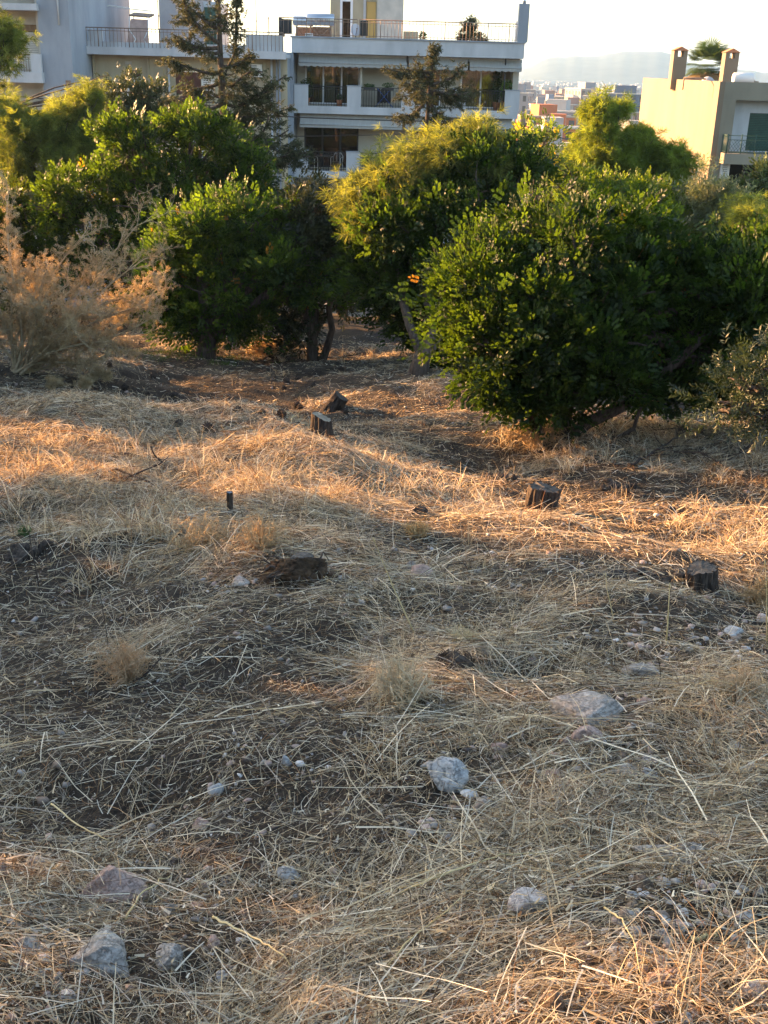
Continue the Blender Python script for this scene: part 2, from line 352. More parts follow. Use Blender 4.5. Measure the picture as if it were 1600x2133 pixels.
# awnings
def awning(px0, px1, ztp, dz, dy, scal, name='awning'):
    x0, x1 = xa(px0), xa(px1); n = 160 if scal else 30; vs = []
    for i in range(n+1):
        t = i/n; x = x0 + (x1-x0)*t; s = .05*abs(math.sin(t*scal*math.pi)) if scal else 0
        vs += [(x, DM+.42, ztp), (x, DM+.42-dy, ztp-dz), (x, DM+.40-dy, ztp-dz-.02), (x, DM+.40-dy, ztp-dz-.13-s)]
    fs = []
    for i in range(n):
        for k in range(3): fs.append((4*i+k, 4*i+4+k, 4*i+5+k, 4*i+1+k))
    m = MB().add(vs, fs); m.tube([(x0, DM+.40-dy, ztp-dz), (x1, DM+.40-dy, ztp-dz)], .028, 8); o = m.build(name, M_awn, mb)
    s = o.modifiers.new('thick', 'SOLIDIFY'); s.thickness = .006
    box('awning_cassette', P_white, o, x0-.03, x1+.03, DM+.44, DM+.6, ztp-.06, ztp+.1); return o
awning(622, 846, zc-.12, .30, .3, 17); awning(850, 972, zc-.12, .30, .3, 9); awning(976, 1084, zc-.12, .30, .3, 8)
awning(624, 840, zf2+2.72, .52, .36, 0); awning(846, 1074, zf2+2.72, .52, .36, 0)
# flues, posts
b = MB()
for px in (846, 1050): b.tube([(xa(px), DM+.25, zf1+.05), (xa(px), DM+.25, zc)], .03, 8)
b.build('awning_post', M_blk, mb)
# parapet railing on roof
zr0, zr1 = zt+.06, zt+.06+.78
railing('roof_railing', M_rail, mb, xa(582), xa(742), DM+.1, zr0, zr1, 17, .010, 2, post=6)
railing('roof_railing', M_rail, mb, xa(746), xa(1068), DM+.1, zr0, zr1, 44, .010, 2, post=6)
b = MB(); railing('roof_railing', M_blk, mb, DM+.1, DM+3, xa(582), zr0, zr1, 14, .012, 2, axis='y')
box('privacy_screen', M_blk, mb, xa(747), xa(763), DM+.6, DM+.63, zr0+.1, zr1-.02)
box('privacy_screen', M_blk, mb, xa(583), xa(604), DM+1.3, DM+1.33, zr0+.1, zr1-.02)
# penthouse
Dp = DM+4.5; px_ = lambda p, q=40: at(p, q, Dp)[0]
zp = zc+.22
wb = MB(); hs = [(px_(708), px_(735), zp+.05, zp+2.4), (px_(763), px_(783), zp+.02, zp+2.3)]
wall_holes(wb, px_(688), px_(786), zp, zp+3.6, Dp, Dp+.2, hs); wb.build('penthouse_wall', P_cream, mb)
window(mb, hs[0][0]+.005, hs[0][1]-.005, hs[0][2]+.004, hs[0][3]-.004, Dp+.06, 1, .12, glass=G_dark)
box('penthouse_door', M_door, mb, hs[1][0]+.01, hs[1][1]-.01, Dp+.05, Dp+.1, hs[1][2], hs[1][3]-.01)
box('penthouse_wall', P_grey, mb, px_(786), px_(840), Dp-.8, Dp+5, zp, zp+3.9)
box('penthouse_wall', P_cream, mb, px_(688)+.002, px_(786)-.002, Dp+.2, Dp+5, zp, zp+3.6)
box('door_surround', P_white, mb, px_(757), px_(762), Dp-.05, Dp-.001, zp, zp+2.5)
box('roof_parapet', P_cream, mb, px_(841), px_(872), Dp-.6, Dp-.4, zp, zp+.95)
# chimney right
cx0, cx1 = xa(1070), xa(1091)
ch = box('chimney', P_wshade, mb, cx0, cx1, DM-.02, DM+.5, zt+.06, zt+1.72)
MB().tube([((cx0+cx1)/2, DM+.2, zt+1.72), ((cx0+cx1)/2, DM+.2, zt+1.98)], .08, 12).tube([((cx0+cx1)/2, DM+.2, zt+2.02), ((cx0+cx1)/2, DM+.2, zt+2.12)], [.2, .01], 14).build('chimney_cowl', M_steel, ch)
box('stub_wall', P_white, mb, cx0, cx1, DM+.55, DM+1.4, zt+.06, zt+1.0)
# lowest floor: near-black sheet painted as the shade among the pilotis
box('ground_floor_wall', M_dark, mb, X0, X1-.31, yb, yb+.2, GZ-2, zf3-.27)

# ---------------------------------------------------------------- small things on the white block
def dish(label, p, r, az=0, el=.35, m=None, group=None):
    t = thing('satellite_dish', label, 'dish', p, group)
    v = []; f = []; n = 20; k = 5
    for j in range(k+1):
        rr = r*j/k
        for i in range(n): a = 2*math.pi*i/n; v.append((rr*math.cos(a), -.22*r*(1-(rr/r)**2)*-1, rr*math.sin(a)*1.08))
    f = [(j*n+i, j*n+(i+1) % n, (j+1)*n+(i+1) % n, (j+1)*n+i) for j in range(k) for i in range(n)]
    Rm = Matrix.Rotation(az, 3, 'Z') @ Matrix.Rotation(-el, 3, 'X')
    v = [Rm @ Vector(q) + Vector((0, 0, r*1.3)) for q in v]
    d = MB().add(v, f, True).build('reflector', m or M_dish, t); s = d.modifiers.new('thick', 'SOLIDIFY'); s.thickness = .012
    c = Vector((0, 0, r*1.3)); tip = c + Rm @ Vector((0, -r*1.1, -.2*r)); low = c + Rm @ Vector((0, .15*r, -r*.95))
    MB().tube([low, tip], .015, 6).tube([tip, tip+Vector((0, .08, .02))], .035, 8).build('feed_arm', M_blk, t)
    MB().tube([(0, .1*r+.1, -.02), (0, .1*r+.1, r*1.3)], .025, 8).tube([(0, .1*r+.1, r*1.3), tuple(c+Rm @ Vector((0, .22*r, 0)))], .02, 6).build('mast', M_blk, t); return t
dish('grey satellite dish in front of the penthouse window, behind the roof railing', (at(741, 60, DM+2)[0], DM+2, zp+.55), .27, .25, .3)
def ac_unit(label, x, y, z, w=.8, h=.55, cat='air conditioner', rz=0):
    t = thing('air_conditioner', label, cat, (x, y, z), None, rz)
    MB().box(-w/2, w/2, -.3, 0, 0, h).build('casing', M_pvc, t, .01)
    g = MB(); 
    for k in range(9): zz = h*.1+h*.8*k/8; g.box(-w*.36, w*.2, -.312, -.301, zz-.012, zz+.012)
    g.build('grille', M_blk, t); MB().box(-w*.4, -w*.36, -.33, .0, -.04, -.002).box(w*.36, w*.4, -.33, .0, -.04, -.002).build('bracket', M_blk, t); return t
ac_unit('narrow white air conditioner standing on the roof below the silver water heaters', xa(642), DM+.75, zp-.1, .36, .75)
def heater(label, x, y, z, L=1.15, r=.24, m=None, flat=False, frame=True, panels=1):
    t = thing('solar_water_heater', label, 'water heater', (x, y, z))
    H = 1.35 if not flat else .62
    k = MB().tube([(-L/2, 0, H), (-L/2+.03, 0, H), (L/2-.03, 0, H), (L/2, 0, H)], [r*.86, r, r, r*.86], 20); tk = k.build('tank', m or M_steel, t)
    MB().tube([(-L*.3, 0, H-r*1.0), (-L*.3, 0, H-r*1.0-.1)], .02, 6).tube([(L/2+.0, 0, H-.1), (L/2+.12, 0, H-.12), (L/2+.12, .3, .6)], .018, 6).build('pipe', M_rust, t)
    s = MB()
    for sx in (-1, 1):
        s.tube([(sx*L*.34, .05, H-r*.8), (sx*L*.42, -.5 if flat else -.35, 0)], .02, 5).tube([(sx*L*.34, .05, H-r*.8), (sx*L*.42, .75, 0)], .02, 5).tube([(sx*L*.4, -.35, .35), (sx*L*.4, .55, .35)], .015, 5)
    s.tube([(-L*.42, -.3, .1), (L*.42, -.1, H-r)], .014, 5).tube([(L*.42, -.3, .1), (-L*.42, -.1, H-r)], .014, 5).build('stand', M_rust, t)
    for i in range(panels):
        xc = (i-(panels-1)/2)*1.0
        v = [(xc-.46, -1.0, .12), (xc+.46, -1.0, .12), (xc+.46, -.05, H-r-.02), (xc-.46, -.05, H-r-.02)]; v2 = [(a, b+.05, c-.07) for a, b, c in v]
        if not flat: v = [(a, 1.1+b*-1.0+.0, c) for a, b, c in v]; v2 = [(a, 1.1-b+.05+.05, c-.05) for a, b, c in [(q[0], q[1]-0, q[2]) for q in [(xc-.46, -1.0, .12), (xc+.46, -1.0, .12), (xc+.46, -.05, H-r-.02), (xc-.46, -.05, H-r-.02)]]]
        MB().add(v+v2, [(0,1,2,3),(7,6,5,4),(0,4,5,1),(1,5,6,2),(2,6,7,3),(3,7,4,0)]).build('collector', M_panel if flat else M_rust, t)
    return t
heater('big silver water heater tank on a rusty stand, right one of the pair', at(668, 20, DM+1.6)[0], DM+1.6, zp-.05, 1.35, .27)
heater('smaller silver water heater tank behind and left of the big silver tank', at(632, 20, DM+2.6)[0], DM+2.6, zp-.1, 1.0, .22)
# plants and pots on balcony
LEAF = leafmat('leaf'); 
def tuft_leaves(c, rx, ry, rz_, n, size, c1, c2, seed):
    g = np.random.default_rng(seed); d = g.normal(size=(n, 3)); d /= np.linalg.norm(d, axis=1)[:, None]; r = g.uniform(.25, 1, (n, 1))**.5
    p = np.array(c) + d*r*np.array([rx, ry, rz_]); a = g.normal(size=(n, 3)); a /= np.linalg.norm(a, axis=1)[:, None]; b_ = np.cross(a, g.normal(size=(n, 3))); b_ /= np.linalg.norm(b_, axis=1)[:, None]
    s = size*g.uniform(.6, 1.3, (n, 1)); V = np.stack([p-a*s, p+b_*s*.45, p+a*s, p-b_*s*.45], 1).reshape(-1, 3); Q = np.arange(4*n).reshape(n, 4)
    t = g.uniform(0, 1, (n, 1)); col = np.repeat(np.array(c1)*(1-t)+np.array(c2)*t, 4, 0); return V, Q, col
def potted(label, x, y, z, pr, ph, rx, rz_, n, size, c1, c2, seed, cat='plant', group=None, pm=None, box_=False):
    t = thing('potted_plant', label, cat, (x, y, z), group)
    if box_: MB().box(-pr, pr, -.09, .09, 0, ph).build('planter', pm or M_terra, t, .01)
    else: MB().tube([(0, 0, 0), (0, 0, ph*.9), (0, 0, ph)], [pr*.7, pr, pr*1.08], 14).build('pot', pm or M_terra, t)
    V, Q, c = tuft_leaves((0, 0, ph+rz_*.8), rx, rx*.8 if not box_ else .15, rz_, n, size, c1, c2, seed); npmesh('leaves', V, Q, LEAF, t, col=c); return t
DG1, DG2 = (.02, .05, .015), (.05, .10, .02)
potted('dark leafy plant filling the left corner of the upper balcony', xa(634), DM+.9, zf1-.02, .22, .4, .38, .5, 500, .06, DG1, DG2, 1)
potted('planter of herbs hanging left of the upper middle railing', xa(769), DM+.12, zf1+.84, .28, .12, .3, .09, 240, .04, DG1, (.06, .14, .03), 2, box_=True, pm=M_blk)
potted('planter of herbs hanging right of the upper middle railing', xa(808), DM+.12, zf1+.84, .28, .12, .32, .13, 260, .04, DG1, (.06, .14, .03), 3, box_=True, pm=M_blk)
potted('tall bright green plant by the right end of the upper balcony', xa(1058), DM+.7, zf1, .2, .5, .36, .55, 520, .07, (.05, .12, .02), (.16, .26, .04), 4)
potted('dark climbing plant beside the right sliding window', xa(1040), DM+1.3, zf1, .18, .4, .28, .9, 460, .06, DG1, DG2, 5)
potted('terracotta pot with low shrub seen behind the left railing', xa(706), DM+.6, zf1-.02, .16, .35, .2, .16, 160, .05, DG1, DG2, 6)
def table(label, x, y, z, r=.38, h=.72, m=None):
    t = thing('table', label, 'table', (x, y, z)); m = m or M_blk
    MB().tube([(0, 0, h-.03), (0, 0, h)], r, 20).build('table_top', m, t)
    for k in range(4): a = k*math.pi/2+.6; MB().tube([(math.cos(a)*r*.75, math.sin(a)*r*.75, 0), (math.cos(a)*r*.6, math.sin(a)*r*.6, h-.03)], .014, 6).build('leg', m, t)
    return t
def chair(label, x, y, z, rz, group=None):
    t = thing('balcony_chair', label, 'chair', (x, y, z), group, rz); m = M_pvc
    MB().box(-.23, .23, -.22, .22, .43, .46).build('seat', M_blk, t)
    MB().tube([(-.24, .2, .45), (-.25, .24, .7), (-.16, .26, .86), (0, .27, .9), (.16, .26, .86), (.25, .24, .7), (.24, .2, .45)], .014, 6).tube([(-.08, .27, .46), (-.08, .27, .88)], .01, 5).tube([(.08, .27, .46), (.08, .27, .88)], .01, 5).build('backrest', m, t)
    for sx in (-1, 1):
        MB().tube([(sx*.26, .2, .68), (sx*.27, -.1, .68), (sx*.25, -.22, .62), (sx*.23, -.24, 0)], .013, 6).build('arm', m, t)
        MB().tube([(sx*.22, .2, .44), (sx*.24, .25, 0)], .013, 6).build('leg', m, t)
    return t
table('round dark balcony table between two white metal chairs', xa(672), DM+.95, zf2-.03)
chair('white metal armchair left of the round balcony table', xa(647), DM+.9, zf2-.03, 1.3)
chair('white metal armchair right of the round balcony table', xa(701), DM+.9, zf2-.03, -.25)
potted('small pot plant on the round balcony table', xa(667), DM+.95, zf2+.692, .07, .1, .1, .09, 60, .04, DG1, DG2, 8)
t = thing('clothes_rack', 'folding drying rack with dark laundry behind the upper middle railing', 'drying rack', (xa(800), DM+.7, zf1-.03))
MB().tube([(-.5, 0, 0), (.35, 0, .95)], .013, 5).tube([(.5, 0, 0), (-.35, 0, .95)], .013, 5).tube([(-.5, .4, 0), (.35, .4, .95)], .013, 5).tube([(-.35, .4, .95), (.5, .4, 0)], .013, 5).build('frame', surf('blue_paint', (.05, .14, .45), rough=.5), t)
c = MB()
for k in range(4): c.add([(-.33+.17*k, .02, .92), (-.2+.17*k, .38, .92), (-.18+.17*k, .36, .3), (-.35+.17*k, .0, .25)], [(0, 1, 2, 3)])
o = c.build('laundry', surf('dark_cloth', (.03, .03, .035), rough=.95), t); s = o.modifiers.new('thick', 'SOLIDIFY'); s.thickness = .01

# ---------------------------------------------------------------- cream block behind the tall conifer
DC = 55.5; B = lambda px, py: (at(px, py, DC)[0], at(px, py, DC)[2]); xb = lambda p: B(p, 150)[0]
cbk = thing('cream_apartment_block', 'cream apartment block with thin white roof slab and brown railing, left of the white block', 'building', (0, 0, 0))
xL, xR = xb(149), xb(598)
zs1 = B(375, 102)[1]; zs0 = B(375, 118)[1]
MB().box(xL, xR+.03, DC-.9, DC-.72, zs0, zs1).box(xL, xR+.03, DC-.72, DC+10, zs0+.06, zs1-.1).build('roof_slab', P_white, cbk)
box('roof_upstand', P_white, cbk, xL+.1, xR-.1, DC-.7, DC-.55, zs1-.1, zs1+.22)
railing('roof_railing', M_rail, cbk, xL+.15, xR-.1, DC-.8, zs1, zs1+.80, 56, .011, 1, post=8)
for (px0, px1) in ((158, 223), (516, 592)): box('roof_parapet', P_white, cbk, xb(px0), xb(px1), DC-.45, DC-.3, zs1-.08, zs1+.68)
zfc = zs0 + .06 - 2.95
hs = [(xb(262), xb(292), zfc+.1, zfc+2.25), (xb(365), xb(418), zfc+.05, zfc+2.25)]
hs2 = [(xb(262), xb(292), zfc-2.9, zfc-.8), (xb(365), xb(418), zfc-2.9, zfc-.8), (xb(500), xb(560), zfc-2.9, zfc-.8)]
w = MB(); wall_holes(w, xL, xR, zfc-.02, zs0+.055, DC, DC+.25, hs); w.build('wall', P_cream, cbk)
w = MB(); wall_holes(w, xL, xR, GZ-3, zfc-.021, DC+.002, DC+.25, hs2); w.build('wall', P_cream, cbk)
box('side_wall', P_cream, cbk, xL, xL+.25, DC+.251, DC+10, GZ-3, zs0+.05); box('side_wall', P_wshade, cbk, xR-.25, xR, DC+.251, DC+10, GZ-3, zs0+.05)
window(cbk, hs[0][0]+.01, hs[0][1]-.01, hs[0][2], hs[0][3]-.005, DC+.1, 2, .09, glass=G_dark)
box('shutter_box', M_brown, cbk, hs[0][0]-.02, hs[0][1]+.02, DC-.03, DC-.001, hs[0][3]-.25, hs[0][3])
box('shutter_door', M_brown, cbk, hs[1][0]+.01, hs[1][1]-.01, DC+.06, DC+.12, hs[1][2], hs[1][3]-.01)
for h in hs2: window(cbk, h[0]+.01, h[1]-.01, h[2]+.01, h[3]-.01, DC+.1, 2, .08, glass=G_dark)
w = MB()
for px in (352, 566): w.tube([(xb(px), DC-.06, GZ), (xb(px), DC-.06, zs0)], .05, 8)
w.build('drainpipe', P_white, cbk)
w = MB()
for px in (577, 583): w.tube([(xb(px), DC-.12, GZ), (xb(px), DC-.12, zs1+.3)], .045, 8)
w.build('drainpipe', surf('grey_pipe', (.22, .23, .25), rough=.5), cbk)
MB().box(xb(166), xb(168.5), DC-.1, DC-.001, GZ, zs0).box(xb(196), xb(199), DC-.2, DC-.001, GZ, zs0).box(xb(308), xb(311), DC-.12, DC-.001, zfc, zs0).box(xb(548), xb(553), DC-.12, DC-.001, GZ, zs0).build('wall_pilaster', P_cream, cbk)
box('balcony_slab', P_white, cbk, xb(345), xb(470), DC-1.0, DC-.003, zfc-.2, zfc); railing('balcony_railing', M_blk, cbk, xb(346), xb(469), DC-.95, zfc, zfc+.95, 18, .011, 2)
w = MB().box(xb(262), xb(275), DC-.04, DC-.001, zfc+2.5, zfc+2.62); w.build('vent', P_grey, cbk)
ac_unit('white air conditioner beside the brown shutter door of the cream block', xb(434), DC-.002, zfc+1.2, .58, .75)
ac_unit('white air conditioner high under the roof slab, right of the tall conifer', xb(530), DC-.002, zfc+2.1, .75, .55)
# roof rooms of the cream block
Dr = DC+3.5; xr = lambda p: at(p, 60, Dr)[0]
zr = zs1-.1
rm = MB().box(xr(333), xr(424), Dr, Dr+4, zr, zr+2.35); rm.build('roof_room', surf('pinkish_plaster', (.36, .32, .32), (.42, .38, .37), scale=1.2), cbk)
box('roof_room', P_white, cbk, xr(424), xr(452), Dr+.15, Dr+4, zr, zr+2.3)
box('green_door', M_dgreen, cbk, xr(426), xr(450), Dr+.1, Dr+.149, zr+.02, zr+2.05)
box('roof_room', surf('brown_tank', (.25, .19, .15), rough=.8), cbk, xr(344), xr(420), Dr+2, Dr+3.6, zr+2.351, zr+3.6)
t = thing('lean_to_shed', 'rusty lean-to with slanted panel and white hoses on the cream block roof', 'shed', (xr(302), Dr-1.2, zr))
MB().add([(-.48, 0, 1.5), (.5, 0, 1.45), (.5, 1.2, 1.6), (-.48, 1.2, 1.65), (-.48, 0, 1.58), (.5, 0, 1.53), (.5, 1.2, 1.68), (-.48, 1.2, 1.73)], [(3,2,1,0),(4,5,6,7),(0,1,5,4),(1,2,6,5),(2,3,7,6),(3,0,4,7)]).build('roof', M_rust, t)
MB().add([(-.4, 0, 1.4), (.4, 0, 1.38), (.52, -.5, 0), (-.62, -.5, 0), (-.4, .05, 1.4), (.4, .05, 1.38), (.52, -.45, 0), (-.62, -.45, 0)], [(0,1,2,3),(7,6,5,4),(0,4,5,1),(1,5,6,2),(2,6,7,3),(3,7,4,0)]).build('panel', surf('pinkish_panel', (.38, .24, .20), (.5, .34, .28), scale=3), t)
MB().tube([(-.45, -.1, 1.5), (-.4, -.5, .9), (-.1, -.55, .5), (-.35, -.6, .05)], .02, 5).tube([(.45, -.1, 1.5), (.5, -.5, .9), (.3, -.55, .5), (.45, -.6, .05)], .02, 5).tube([(-.5, 1.1, 0), (-.5, 1.1, 1.6)], .03, 6).build('hose', M_pvc, t)
t = thing('pergola_frame', 'thin curved white pipe frame on the cream block roof', 'pipe frame', (xr(219), Dr, zr))
MB().tube([(0, 0, 0), (0, 0, 1.75), (.06, 0, 1.95), (.3, 0, 2.0), (1.2, 0, 1.88), (2.3, 0, 1.8)], .03, 6).tube([(2.3, 0, 1.8), (2.3, 0, 1.5)], .02, 6).build('pipe', M_pvc, t)
t = thing('water_tank', 'small cream water tank at the left end of the cream block roof', 'tank', (xr(211), Dr+.4, zr)); MB().tube([(0, 0, .9), (0, 0, 1.55)], .2, 14).build('drum', P_cream, t); MB().tube([(-.12, 0, 0), (-.12, 0, .9)], .02, 5).tube([(.12, 0, 0), (.12, 0, .9)], .02, 5).build('stand', M_rust, t)
for px, hh, lab in ((331, 2.9, 'tall bare mast beside the lean-to on the cream block roof'), (534, 2.7, 'thin bare antenna mast right of the tall conifer top, taller one'), (560, 1.7, 'short bare antenna mast nearest the white block')):
    t = thing('antenna_mast', lab, 'antenna', (xr(px), Dr, zr)); MB().tube([(0, 0, 0), (0, 0, hh)], .025, 6).build('pole', M_rail, t)
    MB().tube([(-.09, 0, hh*.95), (.09, 0, hh*.97)], .01, 4).tube([(0, 0, hh*.55), (.04, 0, hh*.55)], .03, 6).build('fitting', M_rail, t)
# lit room further back
t = thing('roof_house', 'sunlit cream roof house rising behind the left end of the railing', 'building', (at(175, 60, 60)[0], 60, zr-1.5))
MB().box(-.72, .72, 0, 4, 0, 6).build('wall', surf('sunlit_cream_paint', (.25, .20, .14), (.30, .24, .17), scale=1), t); MB().box(-.8, .8, -.08, 4.1, 6.003, 6.2).build('roof', M_roof, t)

# ---------------------------------------------------------------- pale block at the left edge
DL = 52.0; xl = lambda p, q=100: at(p, q, DL)[0]; zl = lambda q, p=60: at(p, q, DL)[2]
lb = thing('shade_tinted_apartment_block', 'shade tinted white apartment block cut by the left edge of the photo', 'building', (0, 0, 0))
MB().box(xl(84), xl(148), DL, DL+12, GZ-3, zl(-90)).build('wall', P_wshade, lb)
x00 = xl(-260)
w = MB(); hs = [(xl(2), xl(73), zl(128), zl(50)), (xl(-160), xl(-80), zl(128), zl(50))]; wall_holes(w, x00, xl(84)-.002, GZ-3, zl(-90), DL+1.0, DL+1.2, hs); w.build('wall', P_grey, lb)
MB().box(xl(84)-.14, xl(84)-.003, DL+.2, DL+.99, GZ-3, zl(-90)).build('side_fin', P_grey, lb)
for h in hs:
    sh = MB(); n = 16; zA, zB = h[2], h[3]
    for k in range(n): zz = zA+.002+(zB-zA-.3)*k/n; sh.box(h[0]+.01, h[1]-.01, DL+1.06, DL+1.1, zz, zz+(zB-zA-.3)/n-.012)
    sh.build('roller_shutter', M_shut, lb); box('shutter_box', M_wood, lb, h[0]+.01, h[1]-.01, DL+1.02, DL+1.12, zB-.28, zB-.01); box('room', M_dark, lb, h[0]+.003, h[1]-.003, DL+1.12, DL+1.16, zA, zB)
for q0, q1 in ((150, 172), (8, 22), (-60, -45), (250, 272), (340, 360)): box('balcony_slab', P_white, lb, x00, xl(88), DL-.35, DL+.998 if q0 > 0 else DL+.99, zl(q1), zl(q0))
railing('balcony_railing', M_rail, lb, x00+.3, xl(66), DL-.25, zl(150), zl(114), 60, .011, 2)
box('balcony_pier', P_white, lb, xl(66), xl(88)-.004, DL-.3, DL-.15, zl(150)+.002, zl(112))
MB().tube([(xl(68), DL+.9, zl(118)), (xl(68), DL+.9, zl(-60))], .03, 6).tube([(xl(128), DL-.05, zl(50)), (xl(128), DL-.05, zl(-60))], .04, 6).build('drainpipe', P_white, lb)
w = MB().box(xl(132), xl(142), DL-.04, DL-.003, zl(192), zl(165)); w.build('meter_box', M_rust, lb)
t = thing('wall_lamp', 'small round grey lamp under the left balcony edge', 'lamp', (xl(79), DL-.2, zl(166)+.0)); MB().tube([(0, 0, 0), (0, .35, .02)], .02, 6).build('arm', M_blk, t); MB().tube([(0, 0, .02), (0, -.08, -.02), (0, -.1, -.04)], [.06, .09, .05], 12).build('shade', M_dish, t)

# ---------------------------------------------------------------- ochre house at the right
DY = 64.0; xy_ = lambda p, q=250: at(p, q, DY)[0]; zy = lambda q, p=1550: at(p, q, DY)[2]
yh = thing('ochre_house', 'ochre yellow house with flat roof, two pointed chimneys and dark green railing', 'building', (0, 0, 0))
xc = xy_(1490); ztY = zy(171); xe = xy_(1800); dep = 20.0
box('side_wall', P_yel, yh, xc, xc+.3, DY+.001, DY+dep, GZ-4, ztY)
zb1 = zy(318); zh_ = zy(209)
w = MB().box(xc+.301, xe, DY, DY+.3, zh_, ztY).box(xc+.301, xc+1.0, DY, DY+.3, GZ-4, zh_-.002); w.build('wall', P_yshade, yh)
box('rear_wall', P_yshade, yh, xc+.301, xe, DY+dep-.3, DY+dep, GZ-4, ztY-.01); box('roof', M_roof, yh, xc+.301, xe, DY+.301, DY+dep-.301, ztY-.75, ztY-.5)
hs = [(xy_(1571), xy_(1640), zb1+.05, zy(236))]
w = MB(); wall_holes(w, xc+1.001, xe-.1, zb1, zh_-.003, DY+.9, DY+1.1, hs); w.build('wall', P_white, yh)
gd = MB(); h = hs[0]
for k in range(22): zz = h[2]+(h[3]-h[2])*k/22; gd.box(h[0]+.01, h[1]-.01, DY+.93, DY+.98, zz, zz+(h[3]-h[2])/22-.02)
gd.build('shutter_door', M_dgreen, yh); box('room', M_dark, yh, h[0]+.003, h[1]-.003, DY+1.0, DY+1.05, h[2], h[3])
box('balcony_slab', P_yshade, yh, xy_(1508), xe, DY-1.1, DY+.897, zb1-.55, zb1-.003)
def lattice(name, x0, x1, y, z0, z1):
    b = MB(); n = max(2, int((x1-x0)/.75))
    for i in range(n+1): u = x0+(x1-x0)*i/n; b.tube([(u, y, z0), (u, y, z1+.08)], .03, 6)
    for zz in (z0+.05, z1-.22, z1): b.tube([(x0, y, zz), (x1, y, zz)], .018, 5)
    m = int((x1-x0)/.17); hh = z1-.22-z0-.05
    for i in range(m+1):
        u = x0+(x1-x0)*i/m
        for s in (-1, 1):
            u2 = u+s*hh*.8; 
            if u2 > x1: b.tube([(u, y, z0+.05), (x1, y, z0+.05+(x1-u)/.8)], .009, 4)
            elif u2 < x0: b.tube([(u, y, z0+.05), (x0, y, z0+.05+(u-x0)/.8)], .009, 4)
            else: b.tube([(u, y, z0+.05), (u2, y, z1-.22)], .009, 4)
    return b.build(name, M_dgreen, yh)
lattice('balcony_railing', xy_(1511), xe, DY-1.0, zb1, zb1+.92)
railing('balcony_railing', M_dgreen, yh, DY-1.0, DY-.02, xy_(1511)-.02, zb1, zb1+.92, 8, .012, 2, axis='y')
box('carport_wall', M_dark, yh, xc+1.001, xe-.1, DY+1.5, DY+1.7, GZ-4, zb1-.56)  # near-black sheet painted as the shade inside the carport
for px, Dc, lab in ((1412, DY+10.5, 0), (1519, DY+10.5, 1)):
    cx = at(px, 140, Dc)[0]; zbase = ztY-.6; ztop_ = at(px, 118 if lab == 0 else 122, Dc)[2]; hw = .42
    c0 = MB().box(cx-hw, cx+hw, Dc-.4, Dc+.4, zbase, ztop_).box(cx-hw, cx-.17, Dc-.4, Dc+.4, ztop_, ztop_+.34).box(cx+.17, cx+hw, Dc-.4, Dc+.4, ztop_, ztop_+.34); c = c0.build('chimney', P_yel, yh)
    MB().add([(cx-hw-.08, Dc-.48, ztop_+.342), (cx+hw+.08, Dc-.48, ztop_+.342), (cx+hw+.08, Dc+.48, ztop_+.342), (cx-hw-.08, Dc+.48, ztop_+.342), (cx, Dc-.48, ztop_+.58), (cx, Dc+.48, ztop_+.58)], [(3,2,1,0),(0,1,4),(2,3,5),(1,2,5,4),(3,0,4,5)]).build('chimney_cap', M_terra, c)
dish('big pale satellite dish seen from behind beside the first pointed chimney', (at(1478, 150, DY+4)[0], DY+4, ztY-.75), .42, 2.6, .3, M_dish)
hx = at(1552, 135, DY+3.5)
heater('white water heater tank over tilted collectors on the ochre roof', hx[0], DY+3.5, ztY-.45, 1.15, .3, M_pvc, True, panels=3)
MB_ = MB().tube([(at(1425, 163, DY+2)[0], DY+2, ztY+.12), (at(1470, 165, DY+2)[0], DY+2, ztY+.1)], .05, 8)
t = thing('roof_pipe', 'short dark pipe lying along the ochre roof edge', 'pipe', (0, 0, 0)); MB_.build('pipe', M_rust, t); MB().tube([(at(1425, 163, DY+2)[0], DY+2, ztY-.5), (at(1425, 163, DY+2)[0], DY+2, ztY+.12)], .04, 6).build('bracket', M_rust, t)
ac_unit('white louvred air conditioner beside the dark carport of the ochre house', xy_(1494, 360)+.35, DY-.002, zy(372), .45, .95)

# ---------------------------------------------------------------- iron fence and garden wall beyond the trees
t = thing('garden_fence', 'black iron fence on a low pale wall in deep shade beyond the trees', 'fence', (0, 0, 0))
f0, f1 = at(300, 650, 34), at(1250, 640, 34); fz = float(gz(0, 34))
MB().box(f0[0], f1[0], 34, 34.25, fz-.6, fz+.35).build('low_wall', P_grey, t); railing('fence_bars', M_blk, t, f0[0], f1[0], 34.12, fz+.352, fz+1.6, 90, .012, 2)

# ---------------------------------------------------------------- cables and pole
def cable(label, pts, r=.018, sag=.0):
    t = thing('power_cable', label, 'cable', tuple(pts[0])); o = np.array(pts[0]); q = []
    for a, b_ in zip(pts[:-1], pts[1:]):
        for k in range(12): u = k/12; q.append(np.array(a)*(1-u)+np.array(b_)*u-o-np.array([0, 0, sag*4*u*(1-u)]))
    q.append(np.array(pts[-1])-o); MB().tube(q, r, 6).build('wire', M_blk, t); return t
cable('black cable sagging across the front of the white and cream blocks', [at(-60, 190, 46), at(1000, 254, 46), at(1092, 262, 46)], .022, .25)
cable('second thin cable crossing low behind the treetops to the utility pole', [at(-60, 268, 47), at(1092, 268, 46.4)], .016, .3)
cable('thin cable running from the pole to the ochre house wall', [at(1092, 262, 46), at(1478, 345, 62)], .02, .3)
pt = at(1091, 236, 46.2)
t = thing('utility_pole', 'dark wooden utility pole at the right corner of the white block', 'pole', (pt[0], pt[1], float(gz(pt[0], pt[1])))); hgt = pt[2]-t.location[2]
